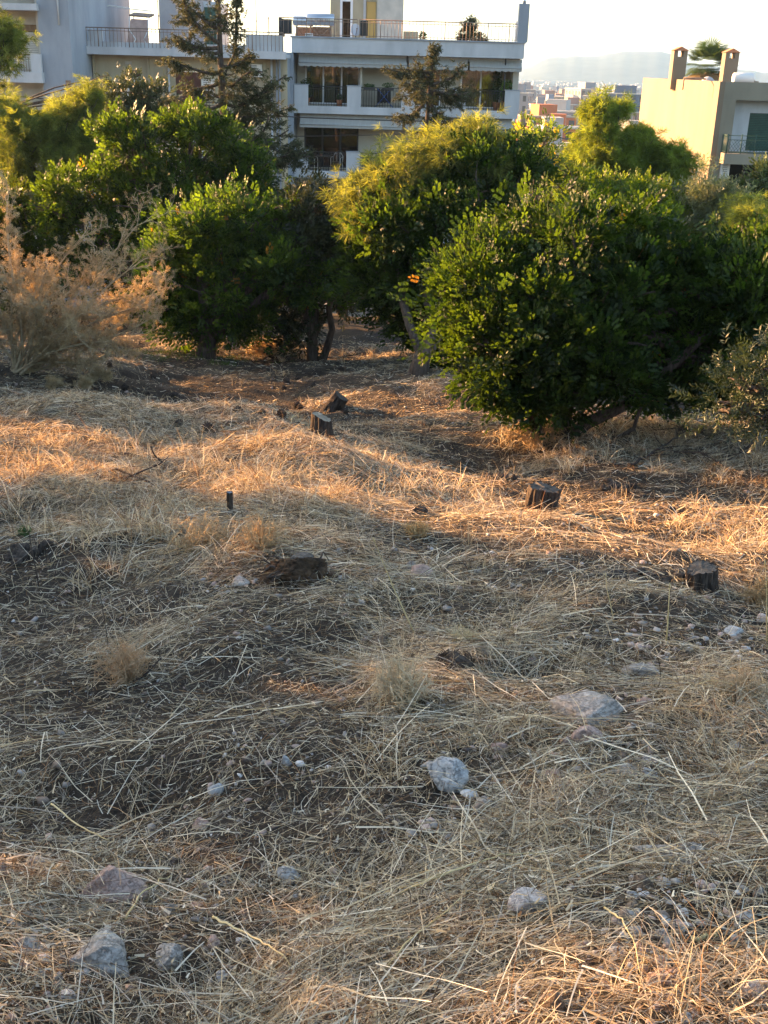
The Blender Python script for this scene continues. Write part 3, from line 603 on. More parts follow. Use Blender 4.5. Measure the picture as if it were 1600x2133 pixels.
MB().tube([(0, 0, -.3), (0, 0, hgt)], [.14, .10], 10).build('pole_shaft', M_wood, t); MB().box(-.45, .45, -.06, .04, hgt-.45, hgt-.35).build('crossarm', M_wood, t)
for k in (-.38, .38): MB().tube([(k, 0, hgt-.35), (k, 0, hgt-.3), (k, 0, hgt-.22)], [.03, .05, .03], 8).build('insulator', M_pvc, t)

# ---------------------------------------------------------------- the city in the valley
cr = random.Random(11)
CW = [surf('city_wall_'+n, c, tuple(x*1.15 for x in c), scale=.3) for n, c in (('white', (.34, .32, .31)), ('cream', (.30, .23, .18)), ('pink', (.27, .16, .13)), ('grey', (.20, .20, .22)), ('sand', (.30, .25, .20)), ('blue', (.17, .20, .26)))]
M_hall = surf('slate_blue_wall', (.09, .11, .16), (.11, .135, .19), scale=.3); M_orange = surf('orange_plaster', (.42, .12, .05), (.46, .16, .07), scale=.5); M_citywin = surf('city_windows', (.04, .045, .055), rough=.25, spec=.6); M_tile = surf('roof_tiles', (.35, .15, .1), (.42, .2, .13), scale=2)
def block(name, label, X, Y, w, d, fl, m, rz, group=None, balc=True, wing=False, topm=None):
    z = float(gz(X, Y)); t = thing(name, label, 'building', (X, Y, z), group, rz); H = fl*3.0
    MB().box(-w/2, w/2, -d/2, d/2, -3, H).build('wall', m, t)
    wm = MB(); sb = MB()
    for k in range(fl):
        n = max(2, int(w/2.6))
        for i in range(n):
            x = -w/2 + w*(i+.5)/n
            if name == 'valley_block': box('window', M_citywin, t, x-.75, x+.75, -d/2-.05, -d/2-.003, k*3+.7, k*3+2.4); continue
            wm.box(x-.75, x+.75, -d/2-.05, -d/2-.003, k*3+.7, k*3+2.4)
        n = max(2, int(d/3))
        for i in range(n):
            yv = -d/2+d*(i+.5)/n
            if name == 'valley_block':
                box('window', M_citywin, t, -w/2-.05, -w/2-.003, yv-.7, yv+.7, k*3+.8, k*3+2.3); continue
            wm.box(-w/2-.05, -w/2-.003, yv-.7, yv+.7, k*3+.8, k*3+2.3)
            wm.box(w/2+.003, w/2+.05, yv-.7, yv+.7, k*3+.8, k*3+2.3)
        if balc and k and name == 'valley_block': box('balcony', topm or CW[0], t, -w/2+.2, w/2-.2, -d/2-1.3, -d/2-.06, k*3-.15, k*3+.7)
        elif balc and k: sb.box(-w/2+.2, w/2-.2, -d/2-1.3, -d/2-.06, k*3-.15, k*3+.7)
    if name != 'valley_block':
        wm.build('window_row', M_citywin, t)
        if balc: sb.build('balcony', topm or CW[0], t)
    MB().box(-w/2-.2, w/2+.2, -d/2-.3, d/2+.2, H+.003, H+.35).build('roof', topm or M_roof, t)
    MB().box(-w*.18, w*.2, -d*.2, d*.25, H+.352, H+2.9).build('roof_hut', m, t)
    return t
def bpx(name, label, px, ptop, D, w, d, fl, m, rz, **k):
    p = at(px, ptop, D); o = block(name, label, p[0], D, w, d, fl, m, rz, **k); o.location.z = p[2]-fl*3.0; return o
bpx('valley_block', 'orange building with flat roof just right of the utility pole', 1132, 243, 290, 13, 10, 5, M_orange, .35, balc=True, topm=CW[4])
bpx('valley_block', 'small orange building below and right of the larger orange one', 1160, 266, 260, 9, 8, 4, M_orange, -.2, balc=False)
bpx('valley_block', 'white block with glazed left end and balconies beside the white apartment corner', 1104, 206, 560, 14, 14, 5, CW[0], .25, topm=CW[0])
bpx('valley_block', 'pinkish blank walled block behind the orange building', 1142, 200, 640, 15, 14, 5, CW[2], .1, balc=False)
bpx('valley_block', 'tiered block with long pale balconies left of the pine with cones', 1188, 203, 600, 18, 14, 6, CW[4], -.3, topm=CW[1])
bpx('valley_block', 'low red roofed building left of the pine with cones', 1176, 196, 760, 16, 12, 4, CW[2], .2, balc=False, topm=M_tile)
bpx('valley_block', 'long blue grey hall directly left of the ochre house', 1300, 196, 420, 20, 12, 3, M_hall, -.1, balc=False)
bpx('valley_block', 'grey block half hidden behind the top of the pine with cones', 1222, 186, 520, 13, 16, 4, CW[3], .3, balc=False)
bpx('valley_block', 'cream block standing above the small orange building', 1178, 238, 380, 9, 10, 4, CW[1], -.4)
bpx('valley_block', 'grey block between the pine top and the long blue hall', 1262, 200, 480, 9, 9, 3, CW[3], .1)
bpx('valley_block', 'white house low behind the pine, pink light put into its roof colour', 1308, 300, 150, 6, 6, 2, CW[0], .5, balc=False, topm=M_tile)  # tile colour gives the roof its pink light
bpx('valley_block', 'white wall house below the orange buildings behind the shrubs', 1146, 306, 120, 5, 6, 2, CW[0], 0, balc=False)
bpx('valley_block', 'grey blue block at the white apartment corner, lower down', 1096, 262, 330, 9, 10, 4, CW[5], .0)
protos = [block('city_block', 'hazy city building in the valley', 0, 2000+40*i, 10+3*i % 9, 11, 3+i % 4, CW[i % 6], 0, 'hazy buildings across the valley', balc=False) for i in range(6)]
for i, o in enumerate(protos): o.location = (at(1120+30*i, 180, 900+120*i)[0], 900+120*i, 0); o.location.z = float(gz(o.location.x, o.location.y))
for i in range(285):
    D = 340*(9.0)**(cr.random()**.8); px = cr.uniform(1075, 1345) if i < 250 else cr.uniform(1340, 1640)
    if i >= 250: D = cr.uniform(1500, 3300)
    x = at(px, 170, D)[0]; o = copy_tree(protos[i % 6]); o.location = (x, D, float(gz(x, D))); o.rotation_euler.z = cr.uniform(-.6, .6); s = cr.uniform(.5, 1.0); o.scale = (s*1.1, s, cr.uniform(.65, 1.15))
    if cr.random() < .5:
        for c in o.children:
            if c.name.startswith('wall') or c.name.startswith('roof_hut'): c.material_slots[0].link = 'OBJECT'; c.material_slots[0].material = CW[cr.randrange(6)]
# the far rest, past counting
v = MB()
for i in range(2600):
    D = cr.uniform(1800, 3900); px = cr.uniform(900, 1750); x = at(px, 170, D)[0]; z = float(prof(D)); w_, d_, h_ = cr.uniform(8, 22), cr.uniform(8, 16), cr.uniform(8, 20)
    v.box(x-w_/2, x+w_/2, D-d_/2, D+d_/2, z-2, z+h_)
tag(v.build('far_city', CW[3]), 'far pale city spreading to the foot of the hill', 'city', kind='stuff')

# ================================================================ TREES
M_leaf = leafmat('carob_leaf', .5, .5, .3, (2.5, 2.3, .45)); M_olive = leafmat('olive_leaf', .28, .5, .4, (1.2, 1.1, .5)); M_needle = leafmat('pine_needle', .55, .6, .2, (1.6, 1.45, .35))
M_conifer = leafmat('conifer_needle', .25, .7, .2, (1.3, 1.1, .5))
M_bark = surf('dark_bark', (.045, .032, .025), (.12, .09, .07), scale=9, bump=1.0, bscale=22, stretch=(3, 3, .6), rough=.95)
M_pbark = surf('pine_bark', (.04, .03, .025), (.13, .10, .08), scale=8, bump=1.0, bscale=18, stretch=(3, 3, .5), rough=.95)
def rot_frames(dirs, g):
    d = dirs/np.linalg.norm(dirs, axis=1)[:, None]; r = g.normal(size=d.shape); a = np.cross(d, r); a /= np.linalg.norm(a, axis=1)[:, None]+1e-9; b = np.cross(d, a)
    return d, a, b
def carob_twig(fold=True, n=9, L=.115, s=.025):
    """a spray of paired rounded leaflets along +X; returns verts (k,3) and quads"""
    V = []; Q = []; 
    for i in range(n):
        t = (i//2+.6)/(n/2+.4); side = 1 if i % 2 else -1
        if i == n-1: c = np.array([L*1.08, 0, 0]); ax = np.array([1, 0, 0.]); 
        else: c = np.array([L*t, side*s*1.15, .0]); ax = np.array([.55, side*.8, .3*math.sin(i*2.1)]); ax /= np.linalg.norm(ax)
        w = np.cross(ax, [0, 0, 1.]); w /= np.linalg.norm(w); up = np.array([0, 0, 1.]); k = len(V)
        if fold:
            V += [c-ax*s, c-ax*s*.1+w*s*.62+up*s*.22, c+ax*s*.75+w*s*.35+up*s*.1, c+ax*s, c+ax*s*.75-w*s*.35+up*s*.1, c-ax*s*.1-w*s*.62+up*s*.22]
            Q += [(k, k+1, k+2, k+3), (k, k+3, k+4, k+5)]
        else:
            V += [c-ax*s, c+w*s*.62, c+ax*s, c-w*s*.62]; Q += [(k, k+1, k+2, k+3)]
    return np.array(V), np.array(Q)
def slim_twig(n=14, L=.2, s=.03):
    V = []; Q = []
    for i in range(n):
        t = (i//2+.5)/(n/2); side = 1 if i % 2 else -1; a = .6 + .3*math.sin(i*2.3); z = .5*math.sin(i*1.7)
        ax = np.array([a, side*.7, z]); ax /= np.linalg.norm(ax); c = np.array([L*t, 0, 0])+ax*s; w = np.cross(ax, [.1, .2, 1.]); w /= np.linalg.norm(w); k = len(V)
        V += [c-ax*s, c+w*s*.2, c+ax*s, c-w*s*.2]; Q += [(k, k+1, k+2, k+3)]
    return np.array(V), np.array(Q)
def pine_tuft(n=22, L=.11, w=.0042, spread=1.0):
    g = np.random.default_rng(5); V = []; Q = []
    for i in range(n):
        t = g.uniform(0, 1); d = np.array([g.uniform(.35, 1), *(g.normal(size=2)*spread)]); d /= np.linalg.norm(d); c = np.array([L*.9*t, 0, 0]); s = np.cross(d, g.normal(size=3)); s /= np.linalg.norm(s); k = len(V); l = L*g.uniform(.7, 1.2)
        V += [c-s*w, c+s*w, c+d*l+s*w*.4, c+d*l-s*w*.4]; Q += [(k, k+1, k+2, k+3)]
    return np.array(V), np.array(Q)
def scatter(tmpl, P, D, size, c1, c2, g, upbias=.5, var=.35, c3=None, p3=0.03):
    TV, TQ = tmpl; n = len(P); d, a, b = rot_frames(D, g)
    # leaves hold their faces up: choose the side axis level
    zc_ = np.array([0, 0, 1.0]); lv = np.cross(d, zc_); lv /= np.linalg.norm(lv, axis=1)[:, None]+1e-6
    a = a*(1-upbias)+lv*upbias; a -= d*np.sum(a*d, 1)[:, None]; a /= np.linalg.norm(a, axis=1)[:, None]+1e-9; b = np.cross(d, a); b *= np.where(b[:, 2:3] < 0, -1, 1)
    s = size*g.uniform(1-var, 1+var, (n, 1, 1)); T = TV[None]*s
    V = P[:, None] + T[..., 0:1]*d[:, None] + T[..., 1:2]*a[:, None] + T[..., 2:3]*b[:, None]
    Q = TQ[None] + (np.arange(n)*len(TV))[:, None, None]
    t = g.uniform(0, 1, (n, 1)); col = np.array(c1)*(1-t)+np.array(c2)*t
    if c3 is not None: m = g.uniform(size=(n, 1)) < p3; col = np.where(m, np.array(c3), col)
    col = np.repeat(col[:, None], len(TV), 1)*g.uniform(.82, 1.18, (n, len(TV), 1))
    return V.reshape(-1, 3), Q.reshape(-1, 4), col.reshape(-1, 3)
def blob_points(blobs, n, g, inner=.25, lump=.22, fr=1.0):
    """places on and in a union of uneven lobes; blobs = (centre, radii)"""
    A = np.array([r[0]*r[2]+r[0]*r[1]+r[1]*r[2] for c, r in blobs]); k = (A/A.sum()*n).astype(int)+1; P = []; Dn = []
    C = np.array([c for c, r in blobs]); Rr = np.array([r for c, r in blobs])
    for j, (c, r) in enumerate(blobs):
        m = k[j]; d = g.normal(size=(m, 3)); d /= np.linalg.norm(d, axis=1)[:, None]
        f1 = np.sin(d @ g.normal(size=3)*5+g.uniform(0, 6))+np.sin(d @ g.normal(size=3)*9+g.uniform(0, 6))*.7+np.sin(d @ g.normal(size=3)*15+g.uniform(0, 6))*.5
        rad = 1 + lump*f1*.55; u = g.uniform(size=m); rr = np.where(g.uniform(size=m) < inner, u**.5, 1-.22*u**1.5)*rad
        # gaps between boughs
        keep = f1 > -1.0 if fr else np.ones(m, bool)
        p = c + d*rr[:, None]*r; 
        q = (p[:, None]-C[None])/Rr[None]; q = np.linalg.norm(q, axis=2); q[:, j] = 9; keep &= (q.min(1) > .62) | (g.uniform(size=m) < .2)
        P.append(p[keep]); Dn.append((d/r)[keep])
    P = np.concatenate(P); Dn = np.concatenate(Dn); Dn /= np.linalg.norm(Dn, axis=1)[:, None]; return P, Dn
def bough(a, b, sag, g, k=7, wob=.035):
    a = np.asarray(a, float); b = np.asarray(b, float); L = np.linalg.norm(b-a); pts = []
    w1, w2 = g.normal(size=3)*wob*L, g.normal(size=3)*wob*L
    for i in range(k+1):
        t = i/k; pts.append(a*(1-t)+b*t + np.array([0, 0, -sag*L*4*t*(1-t)]) + w1*math.sin(t*math.pi)+w2*math.sin(t*2*math.pi)*.6)
    return pts
def skeleton(base, blobs, trunk_pts, r0, g, sub=6, down=0):
    """trunk along trunk_pts, a bough to each lobe and branches in it"""
    m = MB(); n = len(trunk_pts); m.tube(trunk_pts, [r0*(1.25 if i == 0 else 1)*(1-.55*i/(n-1)) for i in range(n)], 12)
    lm = MB(); top = np.array(trunk_pts[-1])
    for c, r in blobs:
        c = np.array(c); s = np.array(trunk_pts[max(1, n-1-g.integers(0, max(1, n-1)))]); L = np.linalg.norm(c-s)
        p = bough(s, c, -.06, g); lm.tube(p, [r0*.5*(1-.75*i/7)+.008 for i in range(8)], 7)
        for j in range(sub):
            d = g.normal(size=3); d[2] = abs(d[2])*.6+.1; d /= np.linalg.norm(d); e = c + d*np.array(r)*.9; q = p[g.integers(3, 8)]
            pp = bough(q, e, -.05, g, 5); lm.tube(pp, [r0*.16*(1-.8*i/5)+.004 for i in range(6)], 5, cap=False)
    return m, lm
def sublobes(bl, g, k=6, core=.70, sub=.46):
    out = []
    for c, r in bl:
        c = np.asarray(c, float); r = np.asarray(r, float); out.append((c, r*core)); d0 = g.normal(size=(k*3, 3)); d0 /= np.linalg.norm(d0, axis=1)[:, None]; pick = [d0[0]]
        for d in d0[1:]:
            if len(pick) < k and min(np.linalg.norm(d-q) for q in pick) > .75: pick.append(d)
        for d in pick: out.append((c+d*r*g.uniform(.6, .85), r*sub*g.uniform(.7, 1.15)))
    return out
def px_blobs(lst, D0):
    out = []
    for px, py, rx, ry, dD, rd in lst:
        c = at(px, py, D0+dD); s = mpp(c); out.append((c, np.array([rx*s, rd if rd else rx*s*.9, ry*s*.96])*.86))
    return out
def make_tree(name, label, cat, base, blobs, tmpl, n, size, c1, c2, mat, seed, trunk=None, r0=.12, group=None, upbias=.5, droop=0., inner=.25, lump=.34, bark=None, c3=None, p3=.03, sub=6, leafname='crown', sprays=.14, per=15, clump=.13, knob=True):
    g = np.random.default_rng(seed); base = np.asarray(base, float)
    t = thing(name, label, cat, tuple(base), group)
    bl = [(np.asarray(c)-base, np.asarray(r)) for c, r in blobs]
    cen = np.mean([c for c, r in bl], 0)
    if trunk is None: e = np.array([cen[0]*.3, cen[1]*.3, max(.5, min(c[2]-r[2]*.5 for c, r in bl))]); trunk = [np.array([0, 0, -.25]), e*.35, e*.7+np.array([.03, 0, 0]), e]
    else: trunk = [np.asarray(q)-base for q in trunk]; trunk[0] = trunk[0]-np.array([0, 0, .25])
    m, lm = skeleton(base, bl, trunk, r0, g, sub)
    m.build('trunk', bark or M_bark, t); lm.build('limbs', bark or M_bark, t)
    P0, D0_ = blob_points(sublobes(bl, g) if knob else bl, max(20, n//per), g, inner, lump)
    k = g.uniform(size=len(P0)) < sprays; P0[k] += D0_[k]*g.uniform(.05, .30, (k.sum(), 1))
    cs = clump*g.uniform(.6, 1.4, (len(P0), 1)); cs = np.repeat(cs, per, 0); Dn = np.repeat(D0_, per, 0); off = g.normal(size=(len(P0)*per, 3))*np.array([1, 1, .75]); P = np.repeat(P0, per, 0) + off*cs
    D = Dn*.7 + off*.45 + g.normal(size=P.shape)*.3 + np.array([0, 0, .35-droop])
    shade = np.repeat(g.uniform(.7, 1.25, (len(P0), 1)), per, 0)
    V, Q, col = scatter(tmpl, P, D, size, c1, c2, g, upbias, c3=c3, p3=p3); col = col*np.repeat(shade, len(tmpl[0]), 0)
    npmesh(leafname, V, Q, mat, t, col=col); return t

CG1, CG2 = (.008, .020, .006), (.040, .072, .015)  # crown shade is darkened into these carob leaf colours
TW_near, TW_far = carob_twig(True), carob_twig(False, 8, .11, .027)
# the big carob on the right
base = gp(1150, 905)
BL = px_blobs([(1010,560,98,85,.6,0),(1130,500,110,70,.9,0),(1280,500,120,70,1.0,0),(1100,640,170,120,.2,.9),(1290,610,170,110,.4,0),(1440,600,110,90,.8,0),(1040,735,120,80,-.2,.5),
    (1220,735,180,90,-.25,.6),(1400,730,130,85,.4,0),(1150,828,85,40,-.5,.35),(1310,795,80,40,-.3,.35),(965,655,60,70,.6,0),(1540,620,110,100,.3,.9),(1530,740,100,80,.1,.8),(1640,560,90,90,.5,.9),(1650,690,100,90,.3,.9),(1600,800,70,50,.1,.5),(1400,800,50,30,.2,.5),(1080,835,50,30,-.3,.35),(1200,500,60,50,.3,.6)], base[1]+.1)
BL = [(c, r*1.12) for c, r in BL]
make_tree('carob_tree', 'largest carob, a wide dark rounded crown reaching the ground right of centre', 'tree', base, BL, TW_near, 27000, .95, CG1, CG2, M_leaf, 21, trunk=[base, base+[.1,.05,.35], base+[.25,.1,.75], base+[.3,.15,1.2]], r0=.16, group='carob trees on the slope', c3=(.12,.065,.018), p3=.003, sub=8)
o = [o for o in bpy.data.objects if o.get('label', '').startswith('largest carob')][0]
for q, r_ in (([(0,-.1,-.2),(.35,-.15,.18),(.75,-.2,.42),(1.2,-.1,.8),(1.7,0,1.3)], .085), ([(-.05,-.1,-.2),(-.3,-.15,.3),(-.65,-.1,.8),(-1.0,0,1.4)], .07), ([(.1,-.2,-.2),(.55,-.3,-.02),(.85,-.35,.2),(.95,-.3,.6)], .03)): MB().tube(q, [r_*(1-.12*i) for i in range(len(q))], 9).build('trunk', M_bark, o)
# the bright carob on the left
base = gp(425, 742)
BL = px_blobs([(430,480,120,90,.2,0),(530,470,115,80,.0,0),(590,550,100,60,-.4,0),(470,600,130,110,-.2,0),(360,560,90,110,.3,0),(420,670,90,35,0,.9),(640,585,60,44,-.5,.6),(350,650,45,42,.2,0),(510,640,55,40,.1,.8)], base[1]+.3)
make_tree('carob_tree', 'bright carob left of centre with its right side lit, behind the dry bush', 'tree', base, BL, TW_near, 13000, 1.05, (.012,.030,.008), (.060,.105,.020), M_leaf, 22, r0=.2, group='carob trees on the slope', c3=(.16,.09,.02), p3=.004)
base = gp(300, 690); base[1] += 1.5; base[2] = gz(base[0], base[1])
BL = px_blobs([(180,400,120,90,.4,0),(290,330,110,85,.6,0),(420,320,100,90,.4,0),(500,400,95,80,.3,0),(330,430,150,110,.2,0),(200,520,100,90,.5,0),(250,280,60,50,.8,0),(400,270,60,45,.6,0),(520,350,55,45,.3,0),(120,440,60,60,.3,0),(300,600,120,80,.6,0)], base[1]+.4)
make_tree('carob_tree', 'tall carob filling the left background above the bright lit one', 'tree', base, BL, TW_far, 15500, 1.25, (.010,.024,.007), (.052,.090,.018), M_leaf, 23, r0=.2, group='carob trees on the slope', c3=(.2,.12,.03), p3=.004)
# middle carob between, deep in shade
base = gp(980, 770); base[1] += .4; base[2] = gz(base[0], base[1])
BL = px_blobs([(860,490,115,90,.2,0),(960,430,120,75,.3,0),(795,560,85,90,.3,0),(790,480,60,55,.3,.7),(930,570,110,100,.1,0),(1000,350,80,50,.7,0),(1075,345,60,50,.8,0),(850,650,70,60,.5,0),(950,680,80,70,-.2,0),(760,500,40,50,.7,.6),(960,760,60,40,-.3,.5)], base[1]+.2)
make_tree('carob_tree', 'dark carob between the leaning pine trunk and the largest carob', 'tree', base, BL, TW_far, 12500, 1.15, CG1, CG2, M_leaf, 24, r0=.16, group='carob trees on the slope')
base = gp(700, 680); base[1] += 3.5; base[2] = gz(base[0], base[1])
BL = px_blobs([(640,480,70,60,0,1),(720,460,70,70,.3,1),(720,550,80,50,.2,1),(790,540,60,60,0,1)], base[1])
make_tree('evergreen_oak', 'dusky green tree closing the gap behind the forked middle tree', 'tree', base, BL, TW_far, 6500, 1.25, (.013,.022,.010), (.04,.05,.02), M_olive, 46, r0=.16)
# upper right carob behind the large one
base = gp(1300, 700); base[1] += 3.0; base[2] = gz(base[0], base[1])
BL = px_blobs([(1180,380,60,45,.3,0),(1270,400,90,50,.2,0),(1370,420,70,45,.4,0),(1330,470,150,90,.0,0),(1480,480,110,80,.1,0),(1560,520,80,90,.3,0),(1120,300,45,50,.5,0),(1200,420,120,70,.1,0),(1450,560,120,80,0,0)], base[1]+.2)
make_tree('carob_tree', 'sunlit carob top rising behind the largest carob on its right', 'tree', base, BL, TW_far, 11500, 1.2, (.026,.050,.011), (.10,.145,.026), M_leaf, 25, r0=.16, group='carob trees on the slope', c3=(.2,.12,.03), p3=.004)  # sunlight on this crown is brightened into its leaf colours
# small grey green tops before the cream block
base = gp(270, 620); base[1] = 33; base[2] = gz(base[0], 33); 
BL = px_blobs([(245,195,38,55,0,.9),(280,230,60,55,.2,1),(320,205,38,40,.4,.8),(335,250,50,45,.1,.9),(230,260,45,45,-.2,.9),(285,300,90,50,0,1.2)], 33.0)
make_tree('evergreen_oak', 'grey green treetops standing in front of the cream block windows', 'tree', base, BL, TW_far, 2600, 1.5, (.03,.045,.025), (.085,.105,.055), M_olive, 26, r0=.16)
# two stemmed tree in the middle
base = gp(650, 752)
BL = px_blobs([(655,430,48,55,.3,.7),(640,500,75,70,.2,.9),(700,520,60,80,.5,.8),(660,590,80,60,.3,.8),(740,600,60,60,.9,.8),(620,660,50,50,.2,.6),(620,700,35,35,.0,.5)], base[1]+.1)
make_tree('evergreen_oak', 'dark slender tree in the middle forking from the ground into bent stems', 'tree', base, BL, TW_far, 6000, .95, (.015,.024,.011), (.05,.057,.025), M_olive, 27, trunk=[base, base+[.02,.0,.4], base+[-.08,.05,.9], base+[-.15,.1,1.5]], r0=.11)
o = [o for o in bpy.data.objects if 'forking from the ground' in o.get('label', '')][0]
MB().tube([(.12,0,-.2),(.28,0,.25),(.38,.02,.6),(.3,.05,1.0),(.5,.1,1.6),(.7,.2,2.2)], [.085,.075,.065,.055,.045,.03], 9).build('trunk', M_bark, o)
base = gp(60, 690); base[1] += 2.2; base[2] = gz(base[0], base[1])
BL = px_blobs([(20,500,80,70,0,.8),(100,540,70,60,.2,.8),(-60,560,90,90,0,1),(180,560,50,50,.3,.7),(60,610,90,50,0,.8),(20,430,50,60,.2,.7)], base[1])
make_tree('laurel_bush', 'dark green bush seen through the twigs of the dry bush', 'bush', base, BL, TW_far, 6500, 1.2, (.012,.024,.009), (.05,.07,.02), M_leaf, 47, r0=.1)
# undergrowth right of the stems, dark
base = gp(800, 700); base[1] += 2.5; base[2] = gz(base[0], base[1])
BL = px_blobs([(790,560,60,60,0,.9),(830,620,50,50,.2,.8),(760,500,60,60,.4,.9),(560,600,50,60,.6,.8)], base[1])
make_tree('laurel_bush', 'dark laurel like bush behind the middle stems, catching yellow light spots', 'bush', base, BL, TW_far, 2600, 1.2, (.03,.045,.014), (.12,.14,.03), M_leaf, 28, r0=.12)

# pines
TP = pine_tuft(); YG1, YG2 = (.07, .105, .035), (.22, .26, .08)
base = gp(60, 640); base[1] += 2; base[2] = gz(base[0], base[1])
BL = px_blobs([(60,300,80,60,0,1.1),(140,260,70,55,.3,1),(150,330,60,50,-.1,.9),(40,390,60,70,.1,1),(100,430,60,60,0,.9),(185,215,32,28,.3,.5),(195,300,40,40,0,.6),(20,240,40,30,.2,.6)], base[1])
make_tree('pine_tree', 'glowing yellow green pine at the left edge with feathery needles', 'tree', base, BL, TP, 9500, 1.25, YG1, YG2, M_needle, 31, r0=.16, upbias=0, inner=.5, lump=.35, bark=M_pbark, group='pines on the slope')
base = gp(-40, 640); base[1] -= 1.5; base[0] -= .8; base[2] = gz(base[0], base[1])
BL = px_blobs([(10,80,34,36,0,.5),(-20,120,50,30,.1,.6),(-60,60,60,60,.1,.8),(-90,200,80,80,.1,1)], base[1])
make_tree('pine_tree', 'yellow green pine branch tip poking in at the upper left corner', 'tree', base, BL, TP, 3000, 1.1, YG1, YG2, M_needle, 32, r0=.14, upbias=0, inner=.5, lump=.35, bark=M_pbark, group='pines on the slope')
base = gp(862, 782)
top = at(960, 560, base[1]+1.5)
BL = px_blobs([(800,400,50,38,2.5,1.1),(780,440,50,45,2.4,1),(860,355,50,40,2.6,1.1),(925,325,45,38,2.6,1.1),(980,292,26,32,2.8,.6),(1010,350,48,40,2.6,1),(860,430,90,50,2.3,1.3),(755,410,26,26,2.3,.5),(1040,330,22,22,2.7,.5)], base[1])
make_tree('pine_tree', 'yellow green pine in the middle with a leaning rough trunk', 'tree', base, BL, TP, 11500, 1.2, (.065,.09,.035), (.20,.23,.085), M_needle, 33, trunk=[base, at(880,745,base[1]+.1), at(905,700,base[1]+.3), at(925,640,base[1]+.8), at(920,540,base[1]+1.6), at(890,430,base[1]+2.3)], r0=.16, upbias=0, inner=.5, lump=.35, bark=M_pbark, group='pines on the slope')
base = gp(1300, 640); base[1] = 36; base[0] = at(1290, 400, 36)[0]; base[2] = gz(base[0], 36)
BL = px_blobs([(1243,235,30,30,0,.6),(1290,225,24,14,.2,.4),(1255,285,45,36,0,.9),(1330,300,55,30,.2,.9),(1385,330,34,30,.1,.8),(1290,340,80,45,0,1.2),(1230,330,40,40,.1,.8),(1400,370,40,50,.2,.8),(1340,400,90,60,0,1.2),(1200,350,35,30,0,.6)], 36.0)
pt_ = make_tree('pine_tree', 'hazy green pine with dark cones before the distant city', 'tree', base, BL, TP, 10000, 1.5, (.08,.125,.03), (.22,.29,.06), M_needle, 34, r0=.2, upbias=0, inner=.5, lump=.35, bark=M_pbark, group='pines on the slope')
g = np.random.default_rng(9); cp, _ = blob_points([(np.asarray(c)-base, r*.9) for c, r in BL], 60, g)
for k in range(26):
    p = cp[k]; s = .045; MB().tube([p, p+[.0, -.01, -s*.6], p+[0, -.01, -s*1.5], p+[0, -.01, -s*2.4]], [s*.5, s, s*.8, s*.15], 8).build('cone', M_bark, pt_)
base = at(1085, 400, 30.0); base[2] = gz(base[0], 30)
BL = px_blobs([(1090,320,26,18,0,.4),(1100,280,24,20,.2,.4),(1145,272,20,20,.1,.4),(1060,340,40,24,0,.7),(1135,335,45,26,0,.8)], 30.0)
make_tree('carob_tree', 'small leafy carob top with yellowing leaves under the utility pole', 'tree', base, BL, TW_far, 1000, 1.0, (.04,.07,.018), (.12,.18,.04), M_leaf, 35, r0=.09, group='carob trees on the slope', c3=(.45,.30,.03), p3=.07, lump=.2, clump=.1)
# right edge: olive close by, hazy olive, dark tree
base = gp(1640, 930); base[1] -= .2
BL = px_blobs([(1600,770,50,50,-.1,.4),(1545,810,40,36,-.2,.35),(1500,855,30,24,-.3,.3),(1590,870,50,26,-.2,.35),(1660,800,60,90,0,.6)], base[1]-.6)
make_tree('olive_tree', 'thin olive sprays with slim leaves hanging in at the right edge', 'tree', base, BL, slim_twig(), 520, .9, (.012,.024,.012), (.045,.066,.03), M_olive, 36, r0=.12, group='olives by the right edge', inner=.4, lump=.35, droop=.5)
base = at(1480, 500, 31.0); base[2] = gz(base[0], 31)
BL = px_blobs([(1470,420,45,36,0,.8),(1520,440,40,30,.2,.8),(1440,450,40,34,.1,.8),(1500,480,70,40,0,1)], 31.0)
make_tree('olive_tree', 'pale silvery olive crown below the ochre house corner', 'tree', base, BL, slim_twig(), 2600, 2.0, (.09,.115,.06), (.22,.25,.14), M_olive, 37, r0=.14, group='olives by the right edge', inner=.4)
base = at(1580, 480, 35.0); base[2] = gz(base[0], 35)
BL = px_blobs([(1570,400,45,35,0,.9),(1600,375,40,35,.2,.9),(1540,440,40,30,.1,.8),(1590,450,60,50,0,1),(1650,420,60,70,.1,1.1)], 35.0)
make_tree('evergreen_oak', 'dark round tree before the carport at the right edge', 'tree', base, BL, TW_far, 2600, 1.7, (.03,.05,.02), (.08,.115,.035), M_olive, 38, r0=.16)
base = at(1560, 520, 24.0); base[2] = gz(base[0], 24)
BL = px_blobs([(1560,455,36,34,0,.6),(1590,490,30,30,.1,.5),(1540,490,30,25,0,.5)], 24.0)
make_tree('pine_tree', 'small round yellow green pine clump near the right edge', 'tree', base, BL, TP, 1500, 1.2, YG1, YG2, M_needle, 39, r0=.1, upbias=0, inner=.5, lump=.3, bark=M_pbark, group='pines on the slope')
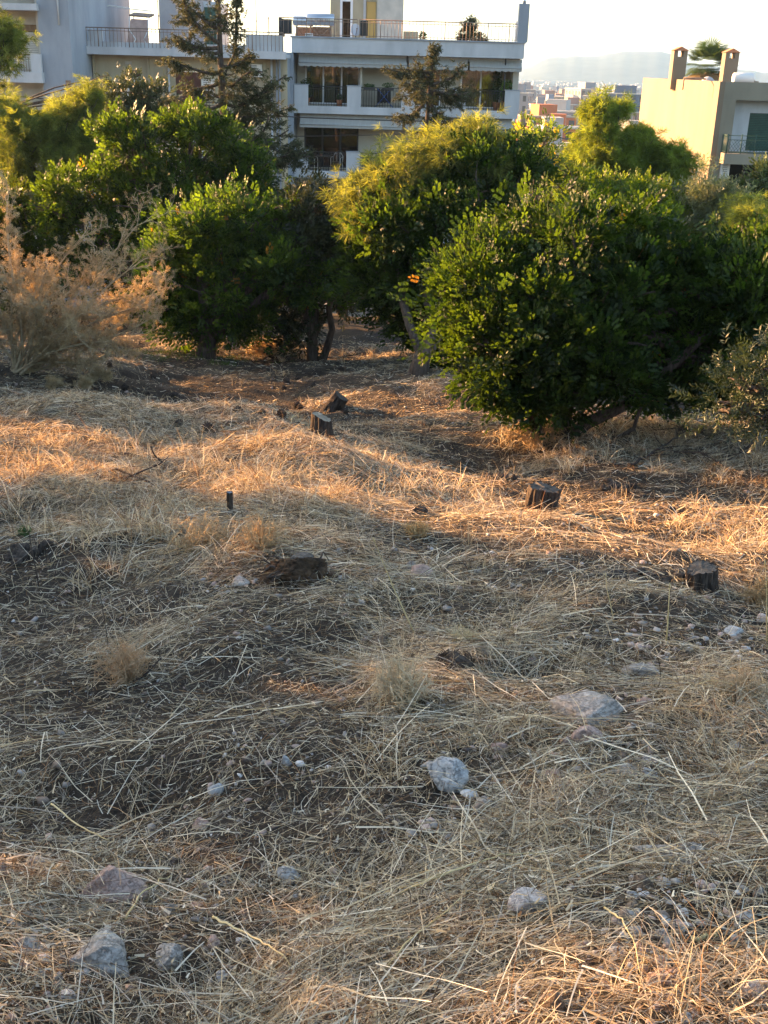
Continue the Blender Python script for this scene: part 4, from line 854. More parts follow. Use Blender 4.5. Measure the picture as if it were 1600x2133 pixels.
# unseen-side screen trees out of the frame on the left: they cast the long bands of shade
# conifers with ragged drooping boughs
def ragged_tuft(n=16, L=.16, w=.010):
    g = np.random.default_rng(8); V = []; Q = []
    for i in range(n):
        t = g.uniform(0, 1); d = np.array([g.uniform(-.1, 1), g.normal()*.7, g.normal()*.5-.35]); d /= np.linalg.norm(d); c = np.array([L*t, 0, 0]); s = np.cross(d, g.normal(size=3)); s /= np.linalg.norm(s); k = len(V); l = L*g.uniform(.35, .7)
        V += [c-s*w*.6, c+s*w, c+d*l+s*w*.5, c+d*l-s*w*.5]; Q += [(k, k+1, k+2, k+3)]
    return np.array(V), np.array(Q)
TR = ragged_tuft()
def conifer(label, base, D, axis, boughs, seed, r0, size, dens=70, c1=(.035,.045,.028), c2=(.095,.105,.055), extra=40, tops=()):
    g = np.random.default_rng(seed); base = np.asarray(base); t = thing('cypress_tree', label, 'tree', tuple(base), 'ragged dark conifers before the apartment blocks')
    ax = [at(px, py, D)-base for px, py in axis]; ax = [np.array([0, 0, -.2])+0*ax[0]]+ax
    n = len(ax); MB().tube(ax, [r0*(1-.9*i/(n-1))+.02 for i in range(n)], 10).build('trunk', M_pbark, t)
    zs = np.array([a[2] for a in ax]); axa = np.array(ax)
    def on(z): return np.array([np.interp(z, zs, axa[:, 0]), np.interp(z, zs, axa[:, 1]), z])
    lm = MB(); P = []; Dr = []
    def clothe(pts, dens, thick):
        L = sum(np.linalg.norm(pts[i+1]-pts[i]) for i in range(len(pts)-1)); m = int(L*dens)
        for _ in range(m):
            u = g.uniform(.12, 1)**.8*(len(pts)-1); i = min(int(u), len(pts)-2); f = u-i; p = pts[i]*(1-f)+pts[i+1]*f; d = pts[i+1]-pts[i]; d = d/np.linalg.norm(d)
            if math.sin(u*7+pts[0][2]*5) < -.55 and g.uniform() < .6: continue
            P.append(p+g.normal(size=3)*thick*np.array([1, 1, .8])+np.array([0, 0, -abs(g.normal())*thick*.9])); Dr.append(d*.9+g.normal(size=3)*.55)
    for px, py, ex, ey, th in boughs:
        e = at(ex, ey, D+g.uniform(-.8, .3))-base; s = at(px, py, D)-base; s = on(s[2]); p = bough(s, e, .10, g, 8, .04); lm.tube(p, [.05*(1-.8*i/8)+.008 for i in range(9)], 6, cap=False); clothe(p, dens, th)
        for k in range(3):
            q = p[int(g.integers(3, 8))]; e2 = q+(e-s)*g.uniform(.15, .32)+g.normal(size=3)*.25*np.array([1, 1, .5])+np.array([0, 0, -.05]); pp = bough(q, e2, .05, g, 4, .05); lm.tube(pp, .012, 4, cap=False); clothe(pp, dens, th*.8)
    zlo, zhi = zs[1], zs[-1]
    for k in range(extra):                      # boughs all round
        z = zlo+(zhi-zlo)*g.uniform(0, .97); a = g.uniform(0, 2*math.pi); f = 1-(z-zlo)/(zhi-zlo); L = (.45+1.5*f)*g.uniform(.5, 1); s = on(z); e = s+np.array([math.cos(a)*L*.75, math.sin(a)*L, L*.12]); p = bough(s, e, .12, g, 6, .05)
        lm.tube(p, [.03*(1-.8*i/6)+.005 for i in range(7)], 5, cap=False); clothe(p, dens*.8, .09)
    for p in tops: q = [at(a, b, D)-base for a, b in p]; lm.tube(q, .03, 6); clothe([np.array(v) for v in q], dens*2.2, .08)
    clothe([np.array(a) for a in ax[-3:]], dens*1.5, .08)
    lm.build('limbs', M_pbark, t); P = np.array(P); V, Q, col = scatter(TR, P, np.array(Dr), size, c1, c2, g, .6); npmesh('crown', V, Q, M_conifer, t, col=col); return t
D1 = 31.0; b1 = at(500, 600, D1); b1[2] = gz(b1[0], D1)
conifer('tallest ragged conifer with two pointed tops in front of the cream block', b1, D1, [(497,560),(480,400),(470,280),(462,180),(458,90),(456,20),(455,-60)],
  [(458,60,392,12,.06),(458,90,380,-5,.06),(458,100,362,73,.06),(460,110,390,95,.07),(462,150,360,128,.08),(465,170,385,180,.08),(468,215,370,205,.08),(470,240,372,230,.09),(462,140,530,110,.08),(465,165,548,150,.08),(470,210,560,190,.09),(472,255,595,158,.08),(472,240,570,215,.08),
   (476,300,602,270,.08),(478,310,560,240,.09),(484,345,640,318,.09),(486,355,620,300,.08),(490,390,680,378,.06),(490,385,620,395,.07),(475,290,545,330,.13),(480,330,550,360,.13),(484,370,560,400,.12),(474,270,530,290,.13),(470,250,520,240,.12),(465,190,500,190,.1),(480,320,440,330,.12),(475,290,430,280,.12)],
  41, .14, 1.0, 48, extra=20, tops=[[(470,150),(490,110),(492,60),(494,0),(492,-60)]])
D2 = 36.0; b2 = at(893, 600, D2); b2[2] = gz(b2[0], D2)
conifer('smaller flat topped conifer in front of the white block balconies', b2, D2, [(893,560),(893,420),(892,330),(890,260),(893,200),(897,150),(905,97)],
  [(892,150,805,142,.07),(893,165,860,122,.09),(893,170,840,170,.1),(893,178,960,138,.09),(893,185,978,192,.09),(893,195,960,180,.1),(893,200,835,238,.08),(893,205,850,200,.1),(893,210,925,235,.07),(893,190,985,175,.07),(892,250,950,255,.09),(892,262,870,285,.08),(892,290,800,318,.08),(892,300,830,330,.09),(892,265,960,262,.08),(893,170,900,160,.12),(893,190,890,200,.12)],
  42, .10, .85, 70, extra=5, tops=[[(897,150),(903,125),(901,100),(908,97)]])
# spiky plants on the white block's roof
D3 = 61.0; b3 = at(977, 84, D3); b3[2] = zt-.1
conifer('small dark conifer in a pot on the white block roof terrace', b3, D3, [(978,84),(979,60),(980,36)], [(979,75,960,72,.05),(979,70,998,68,.05),(979,60,968,56,.05),(979,55,990,54,.05),(979,80,1000,82,.05),(979,80,956,84,.05)], 43, .04, .7, 150, extra=8)
o = [o for o in bpy.data.objects if o.name.startswith('cypress_tree')][-1]; o['category'] = 'tree'
potted('round bush drying on the white block roof behind the railing', at(998, 70, 60)[0], 60, zt-.4, .2, .4, .42, .3, 300, .07, (.08,.06,.035), (.16,.13,.06), 51)
potted('small green plant beside the low roof parapet', at(880, 80, 60)[0], 60, zt-.4, .15, .4, .22, .3, 200, .06, DG1, DG2, 52)

# palm behind the ochre house
Dp_ = DY+22; pb_ = at(1476, 150, Dp_); pz = float(gz(pb_[0], Dp_)); pc = at(1478, 128, Dp_)
t = thing('palm_tree', 'fan palm with a shaggy crown behind the ochre house chimneys', 'tree', (pb_[0], Dp_, pz)); hh = pc[2]-pz-.7
MB().tube([(0, 0, 0), (0, 0, hh*.5), (0, 0, hh)], [.3, .26, .28], 12).build('trunk', M_bark, t)
g = np.random.default_rng(4); fm = {'frond': ([], [], []), 'dry_frond': ([], [], [])}
for k in range(130):
    a = g.uniform(0, 2*math.pi); el = g.uniform(-1.15, 1.35); dry = el < -.35; d = np.array([math.cos(a)*math.cos(el), math.sin(a)*math.cos(el), math.sin(el)]); L = g.uniform(1.0, 1.5); c = np.array([0, 0, hh])+d*L*.75+np.array([0, 0, .35])
    side = np.cross(d, [0, 0, 1.]); side /= np.linalg.norm(side); up = np.cross(side, d); A, Qs, Cc = fm['dry_frond' if dry else 'frond']
    for j in range(17):
        th = (j-8)/8*1.25; f = d*math.cos(th)+side*math.sin(th); tip = c+f*L*g.uniform(.7, .95)+np.array([0, 0, -.22]); w = np.cross(f, up)*.035; i0 = len(A); mid = c+f*L*.45
        A += [c, mid+w, tip, mid-w]; Qs.append((i0, i0+1, i0+2, i0+3)); cc = (np.array([.26, .18, .09]) if dry else np.array([.07, .12, .03]))*g.uniform(.7, 1.2); Cc += [cc]*4
for nm, (A, Qs, Cc) in fm.items(): npmesh(nm, A, Qs, M_olive, t, col=Cc)

# trees outside the left and near edge of the view: unseen, inferred from the long bands of shade, crowns shaped to cast them
def side_tree(name, label, cat, x, y, blobs, seed, kind='olive', n=2200, size=1.5, inner=.6):
    b0 = np.array([x, y, float(gz(x, y))]); bl = [(b0+np.array([a, b, c]), np.array([r, q, s])) for a, b, c, r, q, s in blobs]
    return make_tree(name, label, cat, b0, bl, TW_far if kind == 'olive' else TP, n, size, (.03,.05,.02), (.09,.12,.05), M_olive if kind == 'olive' else M_needle, seed, r0=.18, inner=inner, lump=.13, per=10, knob=False, group='trees beside the slope', upbias=.4)
side_tree('olive_tree', 'broad low olive beyond the left edge, casting shade over the near slope', 'tree', -9, 4.5, [(0,-.9,1.7,1.0,1.9,1.75),(.1,1.4,1.75,.9,1.45,1.8),(0,2.9,1.6,.9,1.0,1.62),(0,3.6,2.2,.9,.75,1.2),(-.3,-3.2,1.5,1.2,1.7,1.6)], 81, n=8500)
side_tree('olive_tree', 'round tall olive beyond the left edge, nearest the sunlit gap', 'tree', -9, 9.4, [(0,-.35,2.2,1.0,1.45,2.3),(.1,1.35,2.1,.8,1.05,2.2)], 82, n=7500)
side_tree('olive_tree', 'slim sapling added beyond the left edge to break up the sunlit gap', 'tree', -9.2, 12.95, [(0,0,1.7,.4,.28,1.5),(.2,.1,2.9,.3,.3,.25)], 87, n=260)  # unseen sapling added to dapple the sunlit band
side_tree('olive_tree', 'small bushy olive beyond the left edge, past the sunlit gap', 'tree', -9, 15.8, [(0,-1.1,1.6,.85,1.1,1.7),(.2,.9,1.7,.9,1.35,1.75),(0,.9,3.95,.5,.4,.12)], 83, n=7500)
side_tree('olive_tree', 'wide olive beyond the left edge behind the dry bush', 'tree', -9.6, 19.2, [(0,-.4,1.2,.8,.85,1.3),(.3,.75,1.0,.6,.55,1.0),(0,.75,4.6,.8,.9,1.1),(.1,.4,3.6,.3,.3,.4)], 84, n=6000)  # tall upper lobes added to shade the largest carob's lower left
side_tree('olive_tree', 'olive beyond the left edge beside the glowing pine', 'tree', -11, 23.4, [(0,0,2.0,1.0,1.1,2.0)], 86, n=2600)
side_tree('olive_tree', 'far olive beyond the left edge near the garden fence', 'tree', -13, 30.0, [(0,-1.0,1.6,1.2,1.5,1.8),(.3,1.8,1.8,1.2,1.8,1.9)], 85, n=3600)

# ================================================================ STUMPS, ROCKS, BRANCHES
M_stump = surf('charred_bark', (.03, .023, .019), (.11, .085, .068), scale=14, bump=1.0, bscale=40, stretch=(3, 3, .5), rough=.95)
M_cut = surf('sawn_wood', (.22, .18, .13), (.38, .32, .24), scale=18, bump=.5, bscale=60)
M_cutd = surf('weathered_cut_wood', (.05, .042, .035), (.13, .11, .09), scale=18, bump=.6, bscale=60)
def stump(label, px, py, wpx, hpx, lean=(0, 0), slope=0., seed=0, cutm=None, rough=.22, name='tree_stump', cat='stump', flare=1.35, mat=None):
    p = gp(px, py); s = mpp(p); r = wpx*s/2; h = hpx*s*1.05; g = np.random.default_rng(seed); t = thing(name, label, cat, tuple(p)); n = 72; k = 14; V = []
    ph = g.uniform(0, 6.28, 6); am = g.uniform(.4, 1, 6)
    def rad(a, z):
        f = 1+rough*.35*(am[0]*math.sin(2*a+ph[0])+am[1]*math.sin(3*a+ph[1]))+rough*.28*math.sin(11*a+ph[2]+z*2)+rough*.22*math.sin(19*a+ph[3]-z*3)+rough*.15*math.sin(31*a+ph[4]+z*5)
        return r*f*(1+(flare-1)*(1-z)**2*(1.2+1.1*math.sin(5*a+ph[4])))
    def top(x, y): return h + slope*x + rough*.25*r*math.sin(x/r*3+ph[5])
    for j in range(k+1):
        z = j/k
        for i in range(n):
            a = 2*math.pi*i/n; q = rad(a, z)*(1+g.normal()*.012); x, y = q*math.cos(a), q*math.sin(a); zz = -.08+(top(x, y)+.08+(g.normal()*.015*h if j == k else 0))*z; V.append((x+lean[0]*max(zz, 0), y+lean[1]*max(zz, 0), zz))
    Q = [(j*n+i, j*n+(i+1) % n, (j+1)*n+(i+1) % n, (j+1)*n+i) for j in range(k) for i in range(n)]
    npmesh('bark', V, Q, mat or M_stump, t)
    b = MB(); T = V[-n:]; c = np.mean(T, 0); vs = [tuple(c)]; fs = []
    for m_ in range(1, 5):
        for i in range(n): q = c+(np.array(T[i])-c)*(m_/4*.985); vs.append((q[0], q[1], q[2]-.004+g.normal()*.012*r))
    for i in range(n): fs.append((0, 1+i, 1+(i+1) % n))
    for m_ in range(3): fs += [(1+m_*n+i, 1+(m_+1)*n+i, 1+(m_+1)*n+(i+1) % n, 1+m_*n+(i+1) % n) for i in range(n)]
    b.add(vs, fs).build('cut_face', cutm or M_cut, t); return t
stump('upright dark stump with pale sawn top on the smooth terrace', 670, 912, 40, 44, seed=1, slope=-.35, rough=.22)
stump('leaning dark stump behind the pale topped one on the terrace', 694, 852, 36, 26, lean=(.6, 0), slope=-.5, seed=2, cutm=M_cutd, flare=1.3)
stump('wide blackened stump on the sunlit strip right of centre', 1126, 1064, 60, 50, lean=(.08, 0), slope=-.12, seed=3, cutm=M_cutd, rough=.3, flare=1.05)
stump('blocky blackened stump near the right edge, its top sloping down to the left', 1461, 1224, 64, 44, lean=(-.12, 0), slope=.22, seed=4, cutm=M_cutd, rough=.26, flare=1.06)
stump('thin dark sapling stump with grey top standing in dry grass', 480, 1080, 13, 56, seed=5, cutm=surf('grey_cut', (.3, .32, .36), rough=.7), flare=1.0, rough=.1)
def ico(sub):
    bm = bmesh.new(); bmesh.ops.create_icosphere(bm, subdivisions=sub, radius=1); V = np.array([v.co[:] for v in bm.verts]); Fc = np.array([[v.index for v in f.verts] for f in bm.faces]); bm.free(); return V, Fc
ICO4, ICO3, ICO2 = ico(5), ico(3), ico(2)
from mathutils import noise as mn
def rockshape(dims, seed, facets=12, noise=.05, IC=None):
    V, Fc = IC or ICO4; g = np.random.default_rng(seed); nn = g.normal(size=(facets, 3)); nn /= np.linalg.norm(nn, axis=1)[:, None]; dd = g.uniform(.50, 1.0, facets)
    dot = V @ nn.T; r = np.where(dot > .05, dd/np.maximum(dot, .05), 9).min(1); r = np.minimum(r, 1.12); v = V*r[:, None]
    off = Vector(g.uniform(-50, 50, 3)); k = noise*1.7; bed = g.normal(size=3)*[.5, .5, 1]; bed /= np.linalg.norm(bed); t = v @ bed
    a = np.array([mn.ridged_multi_fractal(Vector(q)*1.6+off, 1.0, 2.1, 5, 1.0, 2.0)-1.1 for q in v.tolist()]) if len(v) > 300 else g.normal(size=len(v))*.3
    lay = np.abs(((t*5.5+a*.5) % 1)-.5)-.25                       # bedding ledges
    return v*(1-k*.55*a-k*.55*lay)[:, None]*np.asarray(dims), Fc
def rockmat(name, c1, c2, sc=14):
    m, nt, out = newmat(name); L = nt.links.new; tc = N(nt, 'ShaderNodeTexCoord'); O = tc.outputs['Object']
    n1 = N(nt, 'ShaderNodeTexNoise', Scale=sc*1.0, Detail=9.0, Roughness=.7); n2 = N(nt, 'ShaderNodeTexNoise', Scale=sc*6.0, Detail=8.0, Roughness=.75); vo = N(nt, 'ShaderNodeTexVoronoi', Scale=sc*2.2, feature='DISTANCE_TO_EDGE')
    for q in (n1, n2): L(O, q.inputs['Vector'])
    mp = N(nt, 'ShaderNodeMix', data_type='RGBA'); mp.inputs[0].default_value = .25; L(O, mp.inputs[6]); L(n1.outputs['Color'], mp.inputs[7]); L(mp.outputs[2], vo.inputs['Vector'])
    ad = N(nt, 'ShaderNodeMath', operation='MULTIPLY_ADD'); L(n2.outputs[0], ad.inputs[0]); ad.inputs[1].default_value = .5; L(n1.outputs[0], ad.inputs[2])
    cr = N(nt, 'ShaderNodeValToRGB'); e = cr.color_ramp.elements; e[0].position = .62; e[0].color = (*c1, 1); e[1].position = .9; e[1].color = (*c2, 1); k = cr.color_ramp.elements.new(.5); k.color = (c1[0]*.45, c1[1]*.42, c1[2]*.38, 1); L(ad.outputs[0], cr.inputs[0])
    p = N(nt, 'ShaderNodeBsdfPrincipled', Roughness=.9); p.inputs['Specular IOR Level'].default_value = .2
    ck = N(nt, 'ShaderNodeMapRange'); ck.inputs[2].default_value = .05; ck.inputs[3].default_value = .45; ck.inputs[4].default_value = 1; L(vo.outputs['Distance'], ck.inputs[0])
    mu = N(nt, 'ShaderNodeMix', data_type='RGBA', blend_type='MULTIPLY'); mu.inputs[0].default_value = 1; L(cr.outputs[0], mu.inputs[6]); L(ck.outputs[0], mu.inputs[7]); L(mu.outputs[2], p.inputs['Base Color'])
    h = N(nt, 'ShaderNodeMath', operation='ADD'); L(n2.outputs[0], h.inputs[0]); L(ck.outputs[0], h.inputs[1])
    b = N(nt, 'ShaderNodeBump', Strength=.9, Distance=.006); L(h.outputs[0], b.inputs['Height']); L(b.outputs[0], p.inputs['Normal']); L(p.outputs[0], out.inputs[0]); return m
RM = dict(grey=rockmat('grey_limestone', (.27, .24, .21), (.54, .50, .45)), pink=rockmat('pink_limestone', (.32, .21, .17), (.56, .43, .37)), blue=rockmat('bluish_quartz_rock', (.30, .29, .28), (.64, .63, .61), 9),
    pale=rockmat('pale_stone', (.48, .41, .37), (.74, .67, .62)), brown=rockmat('brown_stone', (.12, .085, .06), (.27, .20, .15)), white=rockmat('white_stone', (.36, .36, .36), (.6, .6, .6)))
def rock(label, px, py, w, h, kind, seed, facets=12, noise=.05, bury=.32, depth=.8, rz=0, name='rock', parts=0):
    p = gp(px, py+h*.22); s = mpp(p); W = w*s/2; Hh = h*s*.55; IC = ICO4 if w > 60 else ICO3
    v, Fc = rockshape((W, W*depth, Hh), seed, facets, noise, IC); o = npmesh(name, v, Fc, RM[kind], n=3, smooth=False); o.location = (p[0], p[1], p[2]+Hh*(1-2*bury)*.55); o.rotation_euler = (0, 0, rz)
    return tag(o, label, 'rock', None)
RK = [
('large rough pale grey boulder at lower left, biggest in the foreground',217,1985,150,100,'grey',101,22,.13,.34),
('reddish brown layered boulder above the large grey one',232,1843,130,95,'pink',2,20,.12,.3),
('rough low grey rock right of the large grey boulder',350,1992,66,48,'grey',3,12,.08,.35),
('smooth oval pale pinkish stone lying on straw right of centre',1096,1882,78,52,'pale',4,9,.02,.2),
('angular bluish white rock half sunk in a dark hollow',930,1618,80,66,'blue',5,6,.10,.2),
('long half buried grey rock slab, dark lichen on its right end',1228,1478,178,84,'grey',106,24,.13,.38),
('square pinkish stone below the long buried slab',1222,1538,58,42,'pink',7,8,.03,.2),
('smaller pink stone touching the left of the square pinkish one',1182,1546,34,24,'pink',8,8,.03,.2),
('long flat grey brown rock edge poking through straw at right',1396,1778,128,48,'grey',9,18,.10,.3),
('round brown stone below the long flat rock edge',1336,1843,46,32,'brown',10,9,.03,.2),
('small grey stone tucked under the round brown one',1318,1864,28,18,'blue',11,8,.03,.2),
('bluish white stone with rusty edge between straws left of centre',603,1820,52,38,'blue',12,8,.04,.2),
('small faceted grey stone in the straw, right of the reddish boulder',358,1893,30,28,'grey',13,8,.03,.2),
('small pink stone beside the faceted grey one',410,1888,38,24,'pink',14,9,.03,.25),
('dusty pink stone among straws above the bluish white one',417,1714,38,26,'pink',15,8,.03,.25),
('small bright white stone on dark soil at left of centre',450,1643,30,24,'white',16,7,.02,.2),
('tiny white stone at the end of the arching twig',595,1586,16,22,'white',17,7,.02,.1),
('sunlit banded stone at the lower right, gravel round its foot',1385,2042,66,48,'pink',18,10,.05,.25),
('broad sunlit stone cut by the right edge near the bottom',1578,2062,66,38,'pale',19,10,.05,.3),
('grey tent shaped stone above the sunlit banded one',1376,1945,34,28,'grey',20,6,.02,.2),
('dark bluish cube like stone, left one of a pair at lower right',1284,1984,30,26,'blue',21,6,.02,.2),
('crumbly pinkish stone, right one of a pair at lower right',1328,1978,38,26,'pink',22,10,.05,.25),
('tall beige stone standing at the bottom edge right of centre',1150,2090,42,58,'brown',23,9,.05,.2),
('flat white streaked stone by the bottom edge',852,2098,44,20,'blue',24,8,.03,.25),
('grey stone just above the flat white streaked one',876,2073,36,22,'grey',25,8,.03,.25),
('grey faceted pebble right of the flat white streaked stone',972,2076,28,26,'grey',26,7,.03,.2),
('pale grey cobble lying above and right of the grey faceted pebble',995,2053,26,18,'grey',27,7,.03,.2),
('dark bluish stone in sunlit straw at the bottom edge',1426,2122,30,20,'blue',28,8,.02,.2),
('bluish stone, lower one of a pair on the right slope',1350,1612,34,22,'blue',29,7,.03,.2),
('pale stone, upper one of a pair on the right slope',1353,1584,30,18,'pale',30,7,.03,.2),
('wide grey stone left of the pale and bluish pair',1303,1606,50,24,'grey',31,9,.04,.3),
('flat grey pink stone right of the angular bluish rock',1155,1616,38,20,'pink',32,8,.03,.3),
('pinkish wedge stone half under a dark stem, centre right',1040,1560,32,28,'pink',33,6,.03,.2),
('brown cube like stone right below the long slab',1318,1496,26,20,'brown',34,6,.02,.2),
('bluish stone under the brown cube like one',1314,1515,22,16,'blue',35,7,.02,.2),
('reddish stone right of the end of the long slab',1342,1466,34,24,'pink',36,8,.03,.25),
('flat white stone on dark soil, right side below the blocky stump',1530,1317,38,20,'white',37,7,.03,.25),
('pale stone cut by the right edge below the blocky stump',1590,1288,30,18,'pale',38,7,.03,.25),
('grey white stone in dry grass near the right edge',1560,1604,34,34,'pale',39,8,.03,.3),
('small bluish stone cluster piece left of the right edge grass',1530,1552,34,18,'blue',40,8,.04,.25),
('reddish stone lying left of the twig beyond the root ball',876,1194,46,30,'pink',41,7,.03,.2),
('small grey stone behind the reddish one beyond the root ball',858,1180,22,20,'grey',42,7,.03,.2),
('crumbled greyish rock beside the left foot of the root ball',498,1212,50,18,'grey',43,14,.12,.36),
('brown stone lying in straw above the pale tumbleweed',790,1333,46,26,'brown',44,9,.03,.25),
('flat grey stone in straw above the long flat rock edge',1475,1735,40,18,'grey',45,8,.03,.25),
('white and dark pebble beside stubble at centre right',937,1747,28,16,'white',46,8,.03,.25),
('flat reddish shard at the lower end of the thick straw stalk',597,2045,52,16,'pink',47,7,.03,.2),
('bluish flat pebble left of the reddish shard',466,2032,30,14,'blue',48,8,.02,.2),
('pinkish wedge stone above the bluish flat pebble',446,1964,42,22,'pink',49,6,.03,.2),
('white pebble below the thick straw stalk',660,2028,28,13,'white',50,8,.02,.2),
('pink white pebble left of the large grey boulder',88,2000,30,18,'pale',51,8,.03,.2),
('flat stone under straw at the lower left',135,2076,38,20,'pale',52,9,.04,.3),
('rough grey rock left of the large grey boulder',62,1975,70,36,'grey',53,12,.07,.35),
('pink stone cut by the left edge beside straw',2,1812,26,34,'pink',54,8,.03,.2),
('grey stone under straw right of the pink left edge stone',74,1796,44,20,'grey',55,8,.04,.3),
('grey angular stone right of the angular bluish rock, lower',1010,1672,34,24,'grey',56,7,.03,.25),
('greyish rock half buried behind the long slab',1345,1400,84,34,'grey',57,12,.07,.4),
('small grey stone left of the smooth terrace stumps, far cluster',1105,1675,16,14,'white',58,7,.02,.2),
('pinkish stone right below the smooth oval one',1212,1968,28,24,'pink',59,7,.03,.25),
('round white pebble near the right edge of the lower slope',1587,1857,14,16,'white',60,8,.01,.2),
('grey flat pebble by the right edge of the stony patch',1556,1907,34,14,'blue',61,8,.02,.25),
('dark stone in soil left of the reddish layered boulder',120,1906,24,20,'brown',62,8,.02,.2),
]
for r_ in RK: 
    lab, px, py, w, h, kd, sd, fc, nz_, bu = r_; bu = bu if w < 60 else bu*.8; w *= 1.08; h *= 1.12; rock(lab, px, py, w, h, kd, sd, fc, nz_, bu, rz=0, depth=.75 if w > 60 else .9)
for o in bpy.data.objects:
    if o.get('label', '').startswith('small grey stone left of the smooth'): o['label'] = 'tiny white pebble on the right slope left of the tall upright straws'

# root ball
M_tdark0 = surf('peeling_bark', (.03, .025, .022), (.16, .14, .12), scale=30, bump=1)
p = gp(622, 1208); s = mpp(p)
t = thing('root_ball', 'overturned lumpy root ball caked with brown clods left of centre', 'root ball', tuple(p))
M_clod = surf('clod_soil', (.025, .016, .010), (.10, .06, .032), scale=12, bump=1.0, bscale=30, rough=1)
g = np.random.default_rng(12)
v, Fc = rockshape((92*s, 70*s, 46*s), 71, 20, .16, ICO4); v += g.normal(size=v.shape)*.004; v[:, 2] += 16*s; npmesh('clods', v, Fc, M_clod, t, n=3)
A_ = []; Fa = []; k0 = 0
for i in range(46):
    a = g.uniform(0, 6.28); rr = g.uniform(.5, 1.0); v, Fc = rockshape((g.uniform(7, 15)*s,)*3, 100+i, 8, .08, ICO2); v = v+[math.cos(a)*rr*72*s, math.sin(a)*rr*58*s, g.uniform(.0, 40)*s*(1.25-rr)]; A_.append(v); Fa.append(Fc+k0); k0 += len(v)
npmesh('lumps', np.concatenate(A_), np.concatenate(Fa), M_clod, t, n=3)
m = MB()
for i in range(26):
    a = g.uniform(0, 6.28); st = np.array([math.cos(a)*45*s, math.sin(a)*35*s, 26*s]); e = st*[1.9, 1.7, 0]+[0, 0, g.uniform(-5, 30)*s]; m.tube(bough(st, e, g.uniform(-.2, .2), g, 6, .12), [.008*(1-.7*j/6) for j in range(7)], 5)
m.build('roots', M_bark, t); v, Fc = rockshape((24*s, 16*s, 6*s), 77, 7, .1, ICO3); v = v+[4*s, 18*s, 46*s]; npmesh('bark_slab', v, Fc, M_tdark0, t, n=3)
# small dark hollow clump
p = gp(945, 1395); s = mpp(p); t = thing('root_clump', 'dark fibrous root clump in a small hollow right of the pale tumbleweed', 'root clump', tuple(p))
v, Fc = rockshape((38*s, 34*s, 26*s), 72, 16, .10, ICO4); v[:, 2] += 12*s; npmesh('clod', v, Fc, M_stump, t, n=3); m = MB()
for i in range(120):
    a = g.uniform(0, 6.28); st = np.array([math.cos(a)*24*s, math.sin(a)*24*s, g.uniform(18, 36)*s]); e = st*[1.7, 1.7, .1]; m.tube(bough(st, e, -.25, g, 4, .1), .0016, 3, cap=False)
m.build('fibres', M_bark, t)
p = gp(872, 1068); s = mpp(p); v, Fc = rockshape((18*s, 14*s, 9*s), 73, 9, .1, ICO3); o = npmesh('charred_log', v, Fc, M_stump, n=3); o.location = p+[0, 0, 4*s]; tag(o, 'small charred lump on the strip left of the wide stump', 'log')
for lab, px, py, w, h, sd in (('charred bark heap behind the wide stump, left of it', 1045, 1000, 46, 16, 74), ('black burnt bark pieces leading left from the blocky stump', 1330, 1200, 100, 14, 75), ('black burnt bark heap right of the root ball', 748, 1160, 26, 12, 76), ('dark rotten wood pieces at the left edge above the hollow', 40, 1160, 80, 24, 78), ('dark burnt litter heap on the sunlit strip at right', 1290, 1020, 60, 16, 79), ('dark bark scraps in sunlit straw right of the wide stump', 1400, 1062, 60, 12, 80)):
    p = gp(px, py); s = mpp(p); A_ = []; Fa = []; k0 = 0
    for i in range(16):
        v, Fc = rockshape((g.uniform(.1, .22)*w*s, g.uniform(.08, .16)*w*s, g.uniform(.3, .6)*h*s), sd*20+i, 8, .1, ICO2); q = np.array([g.normal()*.36*w*s, g.normal()*.25*w*s, 0]); q[2] = float(gz(p[0]+q[0], p[1]+q[1]))-p[2]+h*s*.3; A_.append(v+q); Fa.append(Fc+k0); k0 += len(v)
    o = npmesh('charred_bark_heap', np.concatenate(A_), np.concatenate(Fa), M_stump, n=3); o.location = p; tag(o, lab, 'bark heap')

# fallen branches and stalks
M_twig = surf('grey_twig', (.10, .075, .055), (.22, .17, .12), scale=20, rough=.9); M_tdark = surf('dark_twig', (.03, .022, .018), (.09, .065, .05), scale=14, rough=.95)
M_stalk = surf('straw_stalk', (.42, .32, .14), (.60, .49, .27), scale=9, rough=.7, stretch=(1, 1, 1))
def branch(name, label, cat, pts, r, m, lift=None, side=0, seed=0, n=6):
    """pts: picture points of where it lies; lift in metres above ground at each"""
    g = np.random.default_rng(seed); W = []
    for i, (px, py) in enumerate(pts):
        q = gp(px, py); l = (lift[i] if lift else r*.7); W.append(q+[0, 0, l])
    o0 = W[0].copy(); W = [w-o0 for w in W]; P = []
    for i in range(len(W)-1):
        for k in range(5): u = k/5; P.append(W[i]*(1-u)+W[i+1]*u+g.normal(size=3)*r*.5)
    P.append(W[-1]); t = thing(name, label, cat, tuple(o0)); k = len(P)
    MB().tube(P, [r*(1-.65*i/(k-1)) for i in range(k)], n).build('stem', m, t)
    if side:
        b = MB()
        for _ in range(side):
            i = int(g.integers(1, k-1)); d = (P[i+1]-P[i]); d /= np.linalg.norm(d)+1e-9; e = P[i]+(d*.8+g.normal(size=3)*.7)*np.array([1, 1, .45])*r*g.uniform(9, 22); e[2] = max(e[2], P[i][2]-.01); b.tube(bough(P[i], e, .05, g, 4, .08), [r*.4, r*.35, r*.3, r*.2, r*.12], 4)
        b.build('side_twigs', m, t)
    return t
def up(px, base_py, pts, D=None):
    """an upright stem: world points at the distance of its foot"""
    b = gp(px, base_py); return b, [at(x, y, b[1]+dd)-b for x, y, dd in pts]
